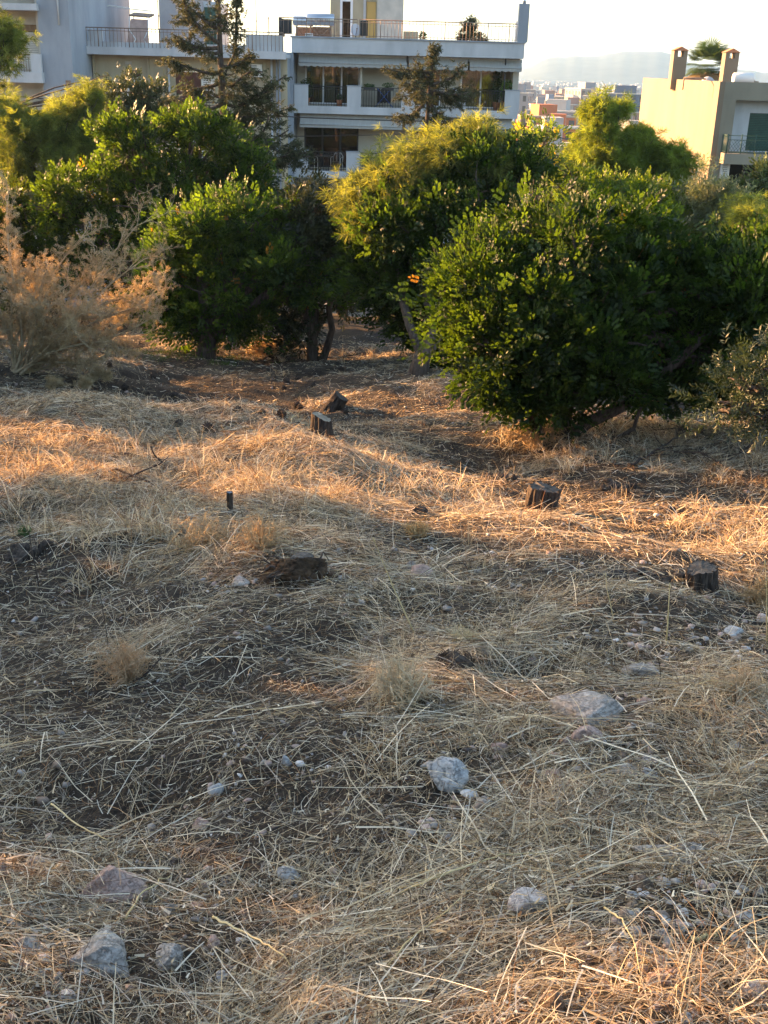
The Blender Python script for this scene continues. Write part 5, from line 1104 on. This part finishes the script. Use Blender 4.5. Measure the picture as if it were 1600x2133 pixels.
branch('fallen_branch', 'dark broken branch lying across the sunlit straw bank, upper part', 'branch', [(242,953),(300,962),(335,970),(355,984),(395,1000),(430,1016)], .022, M_tdark, [.03,.05,.05,.04,.04,.03], 5, 1)
branch('fallen_branch', 'short thick dark branch piece below the long one on the sunlit bank', 'branch', [(198,988),(222,1002),(252,1016)], .026, M_tdark, None, 2, 2)
branch('fallen_branch', 'thin dark thorny branch over the sunlit slope at right', 'branch', [(1400,955),(1455,965),(1500,980),(1540,995)], .012, M_tdark, [.08,.12,.06,.03], 12, 3)
branch('fallen_branch', 'dark twiggy branch rising from the shade right of the carob foot', 'branch', [(1310,975),(1345,965),(1390,948),(1428,930)], .018, M_tdark, [.02,.08,.15,.2], 10, 4)
branch('fallen_branch', 'dark jagged branch reaching in from the right edge of the sunlit slope', 'branch', [(1600,905),(1570,945),(1530,962),(1490,975)], .015, M_tdark, [.3,.15,.06,.03], 10, 5)
branch('twig', 'grey brown twig lying flat under straw left of the tiny white stone', 'twig', [(440,1612),(490,1609),(530,1609),(565,1598)], .0045, M_twig, None, 0, 6)
branch('twig', 'arching pale twig coming down onto the tiny white stone', 'twig', [(495,1455),(520,1470),(548,1495),(572,1530),(585,1582)], .0042, M_twig, [.03,.06,.08,.06,.01], 0, 7)
branch('twig', 'black forked twigs lifted from straw at left, upper ones', 'twig', [(280,1430),(300,1425),(330,1410),(340,1396)], .005, M_tdark, [.02,.04,.07,.09], 8, 8)
branch('twig', 'dark straight twig lying below the forked black ones', 'twig', [(280,1450),(340,1446),(400,1440)], .005, M_tdark, [.04,.05,.04], 3, 9)
branch('twig', 'thin arched dark twig on bare soil beyond the reddish stone', 'twig', [(915,1205),(935,1195),(965,1194),(985,1206)], .006, M_tdark, [.0,.06,.06,.0], 1, 10)
branch('twig', 'curved dark twig lying on the smooth terrace', 'twig', [(465,896),(475,889),(490,889),(498,894)], .009, M_tdark, [.01,.05,.05,.01], 2, 11)
branch('twig', 'pale forked stick left of the pale topped stump', 'twig', [(596,900),(606,890),(612,882)], .010, M_stalk, [.02,.05,.1], 4, 12)
branch('twig', 'low dark twig beside the foot of the middle tree', 'twig', [(700,752),(735,750),(750,745),(758,752)], .012, M_tdark, [.05,.1,.2,.1], 6, 13)
branch('straw_stalk', 'long thick yellow straw stalk lying across the lower middle', 'stalk', [(800,1892),(880,1872),(960,1845),(1040,1818),(1140,1808)], .0036, M_stalk, [.02,.05,.06,.06,.05], 0, 14)
branch('straw_stalk', 'second long straw stalk just under the thickest yellow one', 'stalk', [(795,1876),(870,1862),(950,1840),(1040,1812)], .0024, M_stalk, [.02,.04,.05,.05], 0, 15)
branch('straw_stalk', 'thick yellow stalk slanting down to the reddish shard', 'stalk', [(445,1950),(480,1965),(540,1990),(590,2020),(622,2042)], .0036, M_stalk, [.06,.06,.05,.04,.02], 0, 16)
branch('straw_stalk', 'pale stout stalk crossing straw above the large grey boulder', 'stalk', [(262,1932),(300,1890),(335,1862),(360,1848)], .0034, M_stalk, [.03,.05,.05,.04], 0, 17)
branch('straw_stalk', 'yellow stalk slanting down onto the reddish layered boulder', 'stalk', [(110,1700),(150,1740),(190,1770),(230,1795)], .0034, M_stalk, [.05,.06,.07,.08], 0, 18)
branch('straw_stalk', 'pale paired stalk lying at the lower left of centre, slanting', 'stalk', [(805,2030),(850,1985),(930,1930),(975,1880)], .003, M_stalk, [.02,.04,.05,.04], 0, 19)
branch('straw_stalk', 'flat broken cane piece right of centre near the sunlit corner', 'stalk', [(1443,1968),(1470,1958),(1495,1948)], .006, M_stalk, [.012,.014,.012], 0, 20)
branch('straw_stalk', 'thin long stalk running over the straw at the right bottom', 'stalk', [(1255,1925),(1290,1960),(1315,2010),(1330,2060)], .0026, M_stalk, [.05,.06,.06,.04], 0, 21)
for lab, foot, pts, r in (('tall leaning yellow grass stem in the centre of the slope', (868,1330), [(868,1330,0),(850,1290,0),(820,1225,.05),(795,1165,.05),(781,1130,.05)], .0042),
    ('upright pale stem standing before the blocky stump', (1388,1345), [(1388,1345,0),(1391,1300,0),(1393,1260,.0),(1395,1225,.0)], .0036),
    ('tall thin upright stem by the right edge', (1597,1350), [(1597,1350,0),(1597,1290,0),(1597,1230,0),(1594,1180,0)], .003),
    ('thin dark bare sapling stem at the left edge of the hollow', (83,1235), [(83,1235,0),(76,1190,0),(66,1145,.0),(60,1105,0)], .0045),
    ('slanting pale stem standing on the slope left of the blocky stump', (1280,1300), [(1280,1300,0),(1272,1260,0),(1264,1225,0),(1262,1200,0)], .0028),
    ('pair of thin stems standing left above the dark hollow', (226,1345), [(226,1345,0),(218,1290,0),(208,1235,0),(196,1185,0)], .0022)):
    b, P = up(foot[0], foot[1], pts); t = thing('grass_stem', lab, 'stem', tuple(b)); MB().tube(P, [r, r*.9, r*.7, r*.5, r*.4][:len(P)], 6).build('stem', M_stalk if 'dark' not in lab else M_tdark, t)
    h = P[-1]; hd = MB().tube([h, h+(P[-1]-P[-2])*.12, h+(P[-1]-P[-2])*.3], [r*.6, r*1.4, r*.4], 6); hd.build('seed_head', M_stalk, t)

# pine cones and dark litter lumps on the terrace
CON = [(230,765),(255,812),(320,790),(313,826),(362,828),(420,846),(377,892),(440,898),(580,868),(585,873),(552,868),(620,847),(620,854),(720,863),(715,775),(620,792),(587,814),(600,800),(503,862),(556,775),(650,808),(1325,908),(1420,902),(1295,1035),(1550,1055),(1465,905)]
pm = None
for i, (px, py) in enumerate(CON):
    p = gp(px, py)
    if pm is None:
        m = MB(); n = 10
        for j in range(7):
            z = j/6; rr = .032*math.sin(math.pi*(.18+.75*z))
            for k in range(n): a = 2*math.pi*(k+.5*(j % 2))/n; c = (math.cos(a)*rr, math.sin(a)*rr, z*.07); tip = (math.cos(a)*rr*1.5, math.sin(a)*rr*1.5, z*.07+.006); m.tube([(c[0]*.3, c[1]*.3, c[2]), c, tip], [.004, .009, .003], 4)
        pm = m.build('pine_cone', M_stump); o = pm
    else: o = pm.copy(); COL.objects.link(o)
    o.location = (p[0], p[1], p[2]+.03); o.rotation_euler = (1.4, 0, i*1.7); s_ = 1.0+.5*((i*37) % 10)/10; o.scale = (s_, s_, s_); tag(o, 'dark open pine cone lying on the dry ground', 'pine cone', 'pine cones scattered on the slope')

# dry bush at the left
def dry_bush(label, base, tips, seed, r0=.03):
    g = np.random.default_rng(seed); t = thing('dry_bush', label, 'bush', tuple(base)); m1 = MB(); P = []; Dn = []; tw_v = []; 
    def fine(p, d, L, lvl):
        d = d/np.linalg.norm(d); n = 5; pts = [p]
        for i in range(n): d = d+g.normal(size=3)*.16+np.array([0, 0, .05]); d /= np.linalg.norm(d); pts.append(pts[-1]+d*L/n)
        r = [.011, .0062, .0043, .0034][lvl]; m1.tube(pts, [r*(1-.55*i/n) for i in range(n+1)], 4 if lvl else 5, cap=False)
        if lvl < 3:
            for i in range(1, n+1):
                for _ in range(1):
                    if g.uniform() < (.93 if lvl < 2 else .66):
                        e = d+g.normal(size=3)*.65; fine(pts[i], e, L*g.uniform(.35, .62), lvl+1)
        if lvl >= 1:
            for i in range(2, n+1):
                if g.uniform() < .55: P.append(pts[i]+g.normal(size=3)*.012); Dn.append(d+g.normal(size=3)*.5)
    for (x, y, dd) in tips:
        e = at(x, y, base[1]+dd)-np.asarray(base); s0 = np.array([g.normal()*.08, g.normal()*.08, 0]); L = np.linalg.norm(e); p = bough(s0, e, -.04, g, 8, .05); m1.tube(p, [r0*.7*(1-.8*i/8)+.004 for i in range(9)], 6, cap=False)
        for i in range(2, 9):
            for _ in range(2): fine(p[i], (p[min(i+1, 8)]-p[i-1])+g.normal(size=3)*.25*L/8*2.2, L*g.uniform(.09, .2), 1)
    m1.build('branches', surf('dry_branch', (.28, .215, .13), (.50, .41, .26), scale=12, rough=.9), t)
    V, Q, col = scatter(slim_twig(8, .05, .014), np.array(P), np.array(Dn), 1.0, (.30,.23,.13), (.52,.43,.26), g, 0); V_ = npmesh('dead_leaves', V, Q, M_straw, t, col=col); return t
M_straw = leafmat('dry_straw', .30, .75, .2, (1.25, 1.0, .65))
bb = gp(40, 775)
dry_bush('large leafless orange brown bush at the left edge, its twigs fanning right', bb, [(15,425,.2),(-40,520,0),(60,560,.3),(100,560,-.2),(165,500,.4),(130,600,-.6),(200,560,.1),(285,470,.2),(230,560,-.4),(300,540,.3),(330,610,.0),(290,610,.5),(320,660,-.3),(250,660,.6),(190,650,-.8),(230,710,-.3),(-60,600,.3),(60,640,-1),(20,590,-.7),(150,680,-1),(200,750,-.5),(-80,560,.1),(260,730,.2),(30,520,.5),(280,640,0),(120,700,-.6),(160,720,.2)], 61)
bb = gp(150, 800)
dry_bush('low thin dry twigs spreading on the ground right of the large dry bush', bb, [(110,800,-.5),(180,800,-.4),(220,780,.1)], 62, .012)
bb = gp(480, 1125)

# tumbleweed and weeds
def weed(label, px, py, rpx, hpx, n, seed, c=(.5, .4, .24), name='dry_weed', lean=0):
    b = gp(px, py); s = mpp(b); g = np.random.default_rng(seed); t = thing(name, label, 'weed', tuple(b)); m = MB(); P = []; Dn = []
    for i in range(n):
        a = g.uniform(0, 6.28); rr = g.uniform(.1, 1)**.6; e = np.array([math.cos(a)*rr*rpx*s+lean*s, math.sin(a)*rr*rpx*s, hpx*s*g.uniform(.35, 1)*(1.15-.5*rr)]); p = bough(np.zeros(3), e, -.08, g, 5, .09); m.tube(p, .0022*max(1, b[1]/5), 3, cap=False)
        for _ in range(3):
            q = p[int(g.integers(2, 6))]; e2 = q+g.normal(size=3)*.16*hpx*s; m.tube(bough(q, e2, 0, g, 3, .15), .0014*max(1, b[1]/5), 3, cap=False); P.append(e2); Dn.append(e2-q)
    m.build('stems', surf('dry_stem_'+name, c, tuple(v*1.2 for v in c), rough=.8), t)
    V, Q, col = scatter(slim_twig(6, .02, .006), np.array(P), np.array(Dn), 1.0, tuple(v*.8 for v in c), tuple(v*1.2 for v in c), g, 0); npmesh('husks', V, Q, M_straw, t, col=col); return t
weed('fluffy pale tumbleweed heap in the middle of the slope', 835, 1470, 62, 120, 110, 63, (.50, .40, .26))
weed('smaller pale dry weed with feathery leaves behind the tumbleweed', 965, 1345, 40, 40, 50, 64, (.50, .44, .28))
weed('dry rust brown grass clump standing left of the black forked twigs', 265, 1420, 60, 90, 90, 65, (.42, .28, .16))
weed('dry brown weed clump by the right edge of the middle slope', 1540, 1460, 60, 70, 90, 66, (.38, .29, .18))
weed('thorny dry grass bush round the thin sapling stump, left half', 420, 1150, 60, 90, 80, 67, (.45, .33, .18))
weed('thorny dry grass bush right of the thin sapling stump', 545, 1150, 60, 90, 80, 68, (.45, .32, .17))
weed('small green sprout beside the dark sapling stem at left', 55, 1120, 16, 26, 20, 69, (.06, .12, .03), 'green_sprout')
weed('rusty dry grass clump at the right edge beside the blocky stump', 1580, 1262, 34, 70, 90, 70, (.42, .28, .14))
weed('small rust tinted grass clump left of the wide stump', 870, 1120, 34, 40, 60, 71, (.45, .30, .14))
weed('dry grass mound glowing behind the left carob foot', 560, 740, 50, 40, 120, 72, (.5, .34, .15))
weed('dry bushy grass at the carob foot, before its stems', 1120, 925, 70, 50, 120, 73, (.34, .24, .13))
DENS = 1.0

# ================================================================ DRY GRASS, STRAW, GRAVEL (uncountable)
def samp(n, D0, D1, g, thr=1.0, ext=.43, pad=.5):
    D = np.sqrt(g.uniform(D0*D0, D1*D1, n)); n2 = n//4; D2 = np.sqrt(g.uniform(D0*D0, D1*D1, n2)); x = g.uniform(-1, 1, n)*(ext*D+pad); x2 = np.where(g.uniform(size=n2) < .5, -1, 1)*((ext*D2+pad)+g.uniform(size=n2)**1.3*(1.6+.12*D2)); x = np.concatenate([x, x2]); D = np.concatenate([D, D2]); n = len(x); c = cover(x, D); k = g.uniform(size=n) < c*thr; return x[k], D[k], c[k]
PAL = .97*np.array([(.62,.545,.39), (.45,.37,.24), (.38,.34,.28), (.16,.115,.075), (.27,.165,.09), (.80,.75,.61), (.075,.055,.04)])
WTS = np.array([.24, .18, .13, .16, .07, .12, .10])
def ribbons(x, y, L, W, el, az, bend, curl, lift, g, seg=3, drape=True, pal=None, bright=None):
    n = len(x); ds = L/seg; X = [x]; Y = [y]; H = [np.zeros(n)]; e = el.copy(); a = az.copy(); T = []
    for i in range(seg):
        tx, ty, tz = np.cos(a)*np.cos(e), np.sin(a)*np.cos(e), np.sin(e); T.append((tx, ty, tz)); X.append(X[-1]+tx*ds); Y.append(Y[-1]+ty*ds); H.append(H[-1]+tz*ds); e = e-bend/seg+g.normal(size=n)*.04; a = a+curl/seg
    T.append(T[-1]); g0 = gz(x, y); roll = g.uniform(-1.2, 1.2, n); V = np.empty((n, seg+1, 2, 3), np.float32)
    for i in range(seg+1):
        tx, ty, tz = T[i]; ln = np.sqrt(tx*tx+ty*ty)+1e-6; sx, sy = -ty/ln, tx/ln; cr_, sr_ = np.cos(roll), np.sin(roll)
        # side rotated by roll about the stem
        ux, uy, uz = -tz*tx/ln, -tz*ty/ln, ln; wx, wy, wz = sx*cr_+ux*sr_, sy*cr_+uy*sr_, uz*sr_
        w = W*(1-.55*i/seg)*.5; zg = gz(X[i], Y[i]) if drape else g0; z = zg+lift+np.maximum(H[i], 0) if drape else g0+lift+H[i]
        z = np.maximum(z, gz(X[i], Y[i])+.002) if not drape else z
        V[:, i, 0] = np.stack([X[i]+wx*w, Y[i]+wy*w, z+wz*w], -1); V[:, i, 1] = np.stack([X[i]-wx*w, Y[i]-wy*w, z-wz*w], -1)
    k = (seg+1)*2; b = (np.arange(n)*k)[:, None]; q = np.array([[2*i, 2*i+1, 2*i+3, 2*i+2] for i in range(seg)]); Q = (b[:, None]+q[None]).reshape(-1, 4)
    w_ = WTS if pal is None else pal; ci = g.choice(len(PAL), n, p=w_/w_.sum()); c = PAL[ci]*g.uniform(.7, 1.2, (n, 1))
    if bright is not None: c = c*bright[:, None]
    return V.reshape(-1, 3), Q, np.repeat(c, k, 0)
def merge(name, parts, m, label, cat):
    V = []; Q = []; C = []; k = 0
    for v, q, c in parts: V.append(v); Q.append(q+k); C.append(c); k += len(v)
    return tag(npmesh(name, np.concatenate(V), np.concatenate(Q), m, col=np.concatenate(C)), label, cat, kind='stuff')
EXC = []
for px, py, r_ in ((670,912,.45),(692,852,.4),(1126,1064,.45),(1461,1224,.35),(480,1080,.35),(622,1208,.5),(945,1395,.25),(217,1990,.2),(232,1850,.2),(1096,1890,.12),(930,1630,.14),(1225,1500,.25),(872,1068,.3)):
    q = gp(px, py); EXC.append((q[0], q[1]-r_*.6, r_))
def free(x, y):
    k = np.ones(len(x), bool)
    for a, b, r_ in EXC: k &= ((x-a)/r_)**2+((y-b)/(r_*1.6))**2 > 1
    return k
g = np.random.default_rng(100); parts = []
def flow(x, y): return 1.5*np.sin(x*1.3+y*.7+1)+1.2*np.sin(x*.5-y*1.9)+.8*np.sin(x*3.1+y*2.3)
for D0, D1, n, L0, L1, W in ((1.15, 2.4, 30000, .03, .20, .0024), (2.4, 3.6, 34000, .03, .22, .0027), (3.6, 5.5, 52000, .04, .24, .0031), (5.5, 8, 66000, .05, .25, .0037), (8, 11, 80000, .06, .26, .0048), (11, 13.2, 52000, .05, .20, .0056), (13.2, 16, 56000, .04, .14, .0068), (16, 26, 95000, .05, .15, .0095)):
    x, y, c = samp(int(n*DENS), D0, D1, g, 1.0); m = len(x)
    L = L0+(L1-L0)*g.uniform(size=m)**1.9; az = flow(x, y)+g.normal(size=m)*1.1; 
    parts.append(ribbons(x, y, L, W*(.3+1.3*g.uniform(size=m)**1.7), g.normal(size=m)*.2+.07, az, g.uniform(0, .25, m), g.normal(size=m)*np.where(g.uniform(size=m) < .3, .9, .15), g.uniform(0, .045, m)*np.clip(c, .3, 1.2)**1.5+.002, g))
for D0, D1, n, W in ((1.2, 2.6, 900, .0042), (2.6, 4.5, 1000, .0048), (4.5, 7.5, 1200, .0054)):
    x, y, c = samp(int(n*DENS), D0, D1, g, 1.3); m = len(x)
    parts.append(ribbons(x, y, g.uniform(.08, .40, m), W*g.uniform(.5, 1.2, m), g.normal(size=m)*.12+.08, flow(x, y)+g.normal(size=m)*1.2, g.uniform(0, .25, m), g.normal(size=m)*.15, g.uniform(.02, .05, m), g, pal=np.array([.4,.1,.05,0,0,.45,0])))
# curled fine stems and flat husks in the mat
for D0, D1, n in ((1.15, 2.8, 16000), (2.8, 5.5, 22000)):
    x, y, c = samp(int(n*DENS), D0, D1, g, 1.0); m = len(x)
    parts.append(ribbons(x, y, g.uniform(.05, .16, m), g.uniform(.0008, .0016, m)*(1+y/5), g.normal(size=m)*.3+.25, g.uniform(0, 6.28, m), g.uniform(-.3, 1.2, m), g.normal(size=m)*2.2, g.uniform(.0, .04, m), g, 5))
    x, y, c = samp(int(n*.35*DENS), D0, D1, g, 1.2); m = len(x)
    parts.append(ribbons(x, y, g.uniform(.012, .035, m), g.uniform(.004, .009, m), g.normal(size=m)*.5, g.uniform(0, 6.28, m), g.normal(size=m)*1.2, g.normal(size=m), g.uniform(.005, .04, m), g, 3, pal=np.array([.25,.2,.15,.1,.1,.2,0])))
# straws fallen across the stones
X = []; Y = []; LL = []; AZ = []; LF = []
for r_ in RK:
    px, py, w_, h_ = r_[1:5]
    if w_ < 24: continue
    q = gp(px, py+h_*.22); s_ = mpp(q)
    for _ in range(int(1+w_/18)):
        a = g.uniform(0, 6.28) if g.uniform() < .3 else g.normal()*.5+(math.pi if g.uniform() < .5 else 0); l = w_*s_*g.uniform(.7, 1.8); cx = q[0]+g.normal()*.22*w_*s_; cy = q[1]+g.uniform(-.55, .35)*w_*s_
        X.append(cx-math.cos(a)*l/2); Y.append(cy-math.sin(a)*l/2); LL.append(l); AZ.append(a); LF.append(h_*s_*g.uniform(.15, .75))
m = len(X); parts.append(ribbons(np.array(X), np.array(Y), np.array(LL), g.uniform(.0016, .0036, m), g.normal(size=m)*.1+.1, np.array(AZ), g.uniform(.1, .4, m), g.normal(size=m)*.3, np.array(LF), g, 4))
merge('dry_straw', parts, M_straw, 'matted dry straw and mown stalks covering the slope', 'straw')
# fine broken bits
parts = []
for D0, D1, n, W in ((1.15, 2.6, 34000, .002), (2.6, 4.5, 44000, .0027), (4.5, 9, 60000, .0038), (9, 16, 60000, .006)):
    x, y, c = samp(int(n*DENS), D0, D1, g, 1.4); m = len(x)
    parts.append(ribbons(x, y, g.uniform(.012, .06, m), W*g.uniform(.5, 1.8, m), g.normal(size=m)*.35, g.uniform(0, 6.28, m), g.normal(size=m)*.4, g.normal(size=m)*.8, g.uniform(.001, .014, m), g, 2, pal=np.array([.1,.15,.2,.2,.12,.08,.15])))
merge('broken_straw_bits', parts, M_straw, 'short broken straw bits and dead needles on the soil', 'straw')
# standing stubble and long arching blades
parts = []
for D0, D1, n, L0, L1, W in ((1.2, 3, 1500, .05, .2, .0026), (3, 5, 3400, .06, .3, .003), (5, 8, 6500, .08, .34, .0038), (8, 13, 9000, .06, .20, .005), (13, 26, 5000, .05, .16, .009)):
    x, y, c = samp(int(n*DENS), D0, D1, g, 1.0); k = free(x, y); x = x[k]; y = y[k]; m = len(x); parts.append(ribbons(x, y, L0+(L1-L0)*g.uniform(size=m)**2, W*g.uniform(.4, 1.1, m), g.uniform(.6, 1.55, m), g.uniform(0, 6.28, m), g.uniform(.2, 1.6, m), g.normal(size=m)*.6, np.zeros(m), g, 4, False))
# tufts
def tufts(n, D0, D1, per, L, W, thr, spread=.05, ext=.43):
    x, y, c = samp(n, D0, D1, g, thr, ext); k = free(x, y); x = x[k]; y = y[k]; x = np.repeat(x, per)+g.normal(size=len(x)*per)*spread; y = np.repeat(y, per)+g.normal(size=len(y)*per)*spread; m = len(x)
    return ribbons(x, y, L*g.uniform(.4, 1.2, m), W*g.uniform(.5, 1.2, m), g.uniform(.3, 1.5, m), g.uniform(0, 6.28, m), g.uniform(.4, 2.0, m), g.normal(size=m)*.7, np.zeros(m), g, 4, False, pal=np.array([.3,.3,.1,.12,.12,.1,.03]))
parts += [tufts(int(70*DENS), 2.5, 5.5, 26, .2, .0026, .8), tufts(int(220*DENS), 5.5, 9, 30, .18, .0036, .8), tufts(int(500*DENS), 9, 13.5, 30, .17, .0052, .85, .07), tufts(int(200*DENS), 13, 26, 26, .13, .008, .6, .08)]
def tuft_at(lst, L, W, per):
    X = []; Y = []
    for px, py, rx, ry, n in lst:
        for _ in range(n): q = gp(px+g.normal()*rx, py+g.normal()*ry); X.append(q[0]); Y.append(q[1])
    X = np.array(X); Y = np.array(Y); k = free(X, Y); X = np.repeat(X[k], per); Y = np.repeat(Y[k], per); m = len(X)
    return ribbons(X+g.normal(size=m)*.04, Y+g.normal(size=m)*.04, L*g.uniform(.4, 1.3, m), W*g.uniform(.5, 1.2, m), g.uniform(.5, 1.5, m), g.uniform(0, 6.28, m), g.uniform(.3, 1.9, m), g.normal(size=m)*.6, np.zeros(m), g, 4, False, pal=np.array([.35,.3,.05,.1,.15,.1,.0]))
parts += [tuft_at([(150,950,140,30,46),(380,1000,120,30,30),(600,1030,60,25,24),(80,1010,80,40,20),(480,1090,60,35,26),(300,1130,120,40,26)], .22, .0052, 40),
          tuft_at([(560,725,40,12,26),(700,745,60,6,16),(900,760,50,6,14),(1260,900,40,20,20),(1400,940,120,25,36),(1180,960,50,20,14),(860,1030,60,12,12),(1500,1110,80,20,20),(1120,915,60,14,20)], .20, .007, 34),
          tuft_at([(800,1600,20,40,9),(1080,1560,30,30,6),(1460,1480,60,40,14),(1530,1600,50,60,16),(1540,1900,40,60,6),(1450,2050,60,40,10),(1000,1500,30,40,8)], .15, .0028, 16)]
merge('dry_grass', parts, M_straw, 'standing dry grass tufts and stubble on the slope', 'grass')
# green growth in the far shade
x, y, c = samp(5000, 18, 24, g, 1.0); P_ = gp(330, 742); P2_ = gp(470, 750); k = ((((x-P_[0])/.9)**2+((y-P_[1])/.7)**2) < 1) | ((((x-P2_[0])/1.1)**2+((y-P2_[1])/.6)**2) < 1); x = np.repeat(x[k], 12)+g.normal(size=k.sum()*12)*.08; y = np.repeat(y[k], 12)+g.normal(size=k.sum()*12)*.08; m = len(x)
v, q, c_ = ribbons(x, y, g.uniform(.04, .10, m), np.full(m, .01), g.uniform(.6, 1.5, m), g.uniform(0, 6.28, m), g.uniform(0, 1, m), g.normal(size=m), np.zeros(m), g, 2, False); c_[:] = (.07, .12, .025)
tag(npmesh('green_grass', v, q, M_straw, col=c_), 'low green grass in the shade under the left carob', 'grass', kind='stuff')
# gravel
def gravel(n, D0, D1, s0, s1, seed):
    g = np.random.default_rng(seed); x, y, c = samp(n, D0, D1, g, 1.0); inv = g.uniform(size=len(x)) < np.clip(1.15-c, .12, 1); x = x[inv]; y = y[inv]; m = len(x); TV = np.array([(x_, y_, z_) for x_ in (-1, 1) for y_ in (-1, 1) for z_ in (-1, 1)])*.62; TF = np.array([(0,1,3),(0,3,2),(4,6,7),(4,7,5),(0,4,5),(0,5,1),(2,3,7),(2,7,6),(0,2,6),(0,6,4),(1,5,7),(1,7,3)]); nv = 8
    s = s0+(s1-s0)*g.uniform(size=m)**5; sc = s[:, None]*g.uniform(.55, 1.2, (m, 3))*[1, 1, .6]; V = TV[None]*g.uniform(.35, 1.4, (m, nv, 3))*sc[:, None]; a = g.uniform(0, 6.28, m); ca, sa = np.cos(a)[:, None], np.sin(a)[:, None]
    V = np.stack([V[..., 0]*ca-V[..., 1]*sa, V[..., 0]*sa+V[..., 1]*ca, V[..., 2]], -1); V += np.stack([x, y, gz(x, y)+s*.25], -1)[:, None]
    pal = np.array([(.26,.24,.22), (.32,.24,.20), (.48,.46,.44), (.16,.12,.09), (.08,.06,.05), (.22,.16,.12)]); c = pal[g.choice(6, m, p=[.2,.2,.1,.2,.2,.1])]*g.uniform(.7, 1.2, (m, 1))
    return V.reshape(-1, 3), (TF[None]+(np.arange(m)*nv)[:, None, None]).reshape(-1, 3), np.repeat(c, nv, 0)
m_, nt, out = newmat('gravel_stone'); a_ = N(nt, 'ShaderNodeAttribute', attribute_name='col'); p_ = N(nt, 'ShaderNodeBsdfPrincipled', Roughness=.85); nt.links.new(a_.outputs['Color'], p_.inputs['Base Color']); nt.links.new(p_.outputs[0], out.inputs[0])
GV = [gravel(int(26000*DENS), 1.15, 4.0, .0025, .009, 5), gravel(int(26000*DENS), 4.0, 9, .004, .014, 6), gravel(int(9000*DENS), 1.15, 3.0, .004, .022, 1), gravel(int(9000*DENS), 3.0, 6, .006, .03, 2), gravel(int(14000*DENS), 6, 14, .008, .035, 3), gravel(int(9000*DENS), 14, 26, .012, .045, 4)]
def rubble(lst, seed):
    g = np.random.default_rng(seed); X = []; Y = []; S = []
    for px, py, rx, ry, n, s0 in lst:
        for _ in range(n): q = gp(px+g.normal()*rx, py+g.normal()*ry); X.append(q[0]); Y.append(q[1]); S.append(s0*(.35+g.uniform()**2))
    x, y, s = map(np.array, (X, Y, S)); m = len(x); TV = ICO2[0]; TF = ICO2[1]; nn = g.normal(size=(m, 7, 3)); nn /= np.linalg.norm(nn, axis=2)[..., None]; dot = np.einsum('vk,mfk->mvf', TV, nn)
    r = np.minimum(np.where(dot > .08, g.uniform(.35, 1, (m, 1, 7))/np.maximum(dot, .08), 9).min(2), 1.2); V = TV[None]*r[..., None]*(s[:, None]*g.uniform(.6, 1.2, (m, 3))*[1.1, 1, .7])[:, None]
    V = V+np.stack([x, y, gz(x, y)+s*.2], -1)[:, None]; pal = np.array([(.34,.32,.30), (.42,.32,.28), (.52,.50,.48), (.24,.18,.14)]); c = pal[g.choice(4, m, p=[.35,.25,.2,.2])]*g.uniform(.75, 1.2, (m, 1)); nv = len(TV)
    return V.reshape(-1, 3), (TF[None]+(np.arange(m)*nv)[:, None, None]).reshape(-1, 3), np.repeat(c, nv, 0)
GV.append(rubble([(1530,1335,80,30,60,.020),(1420,1350,110,45,60,.016),(1340,1590,60,40,45,.018),(1230,1540,80,40,40,.017),(1400,1900,110,60,110,.016),(1330,1990,60,30,60,.013),(1390,2060,50,25,60,.011),(1200,1620,90,50,40,.014),(560,1590,80,30,40,.014),(490,1215,60,16,30,.016),(870,1200,60,15,30,.016),(900,2080,120,30,60,.012),(80,1990,80,60,60,.013),(640,2000,150,50,60,.010),(1560,1560,50,60,30,.016),(950,1690,60,40,30,.018),(1100,1170,200,30,60,.018),(320,1880,100,40,40,.012),(1350,1400,60,20,30,.02)], 77))
V = []; Q = []; C = []; k = 0
for v, q, c in GV: V.append(v); Q.append(q+k); C.append(c); k += len(v)
tag(npmesh('gravel', np.concatenate(V), np.concatenate(Q), m_, n=3, col=np.concatenate(C)), 'loose limestone chips and crumbs on the bare soil', 'gravel', kind='stuff')
haze()
print('OBJECTS', len(bpy.data.objects))
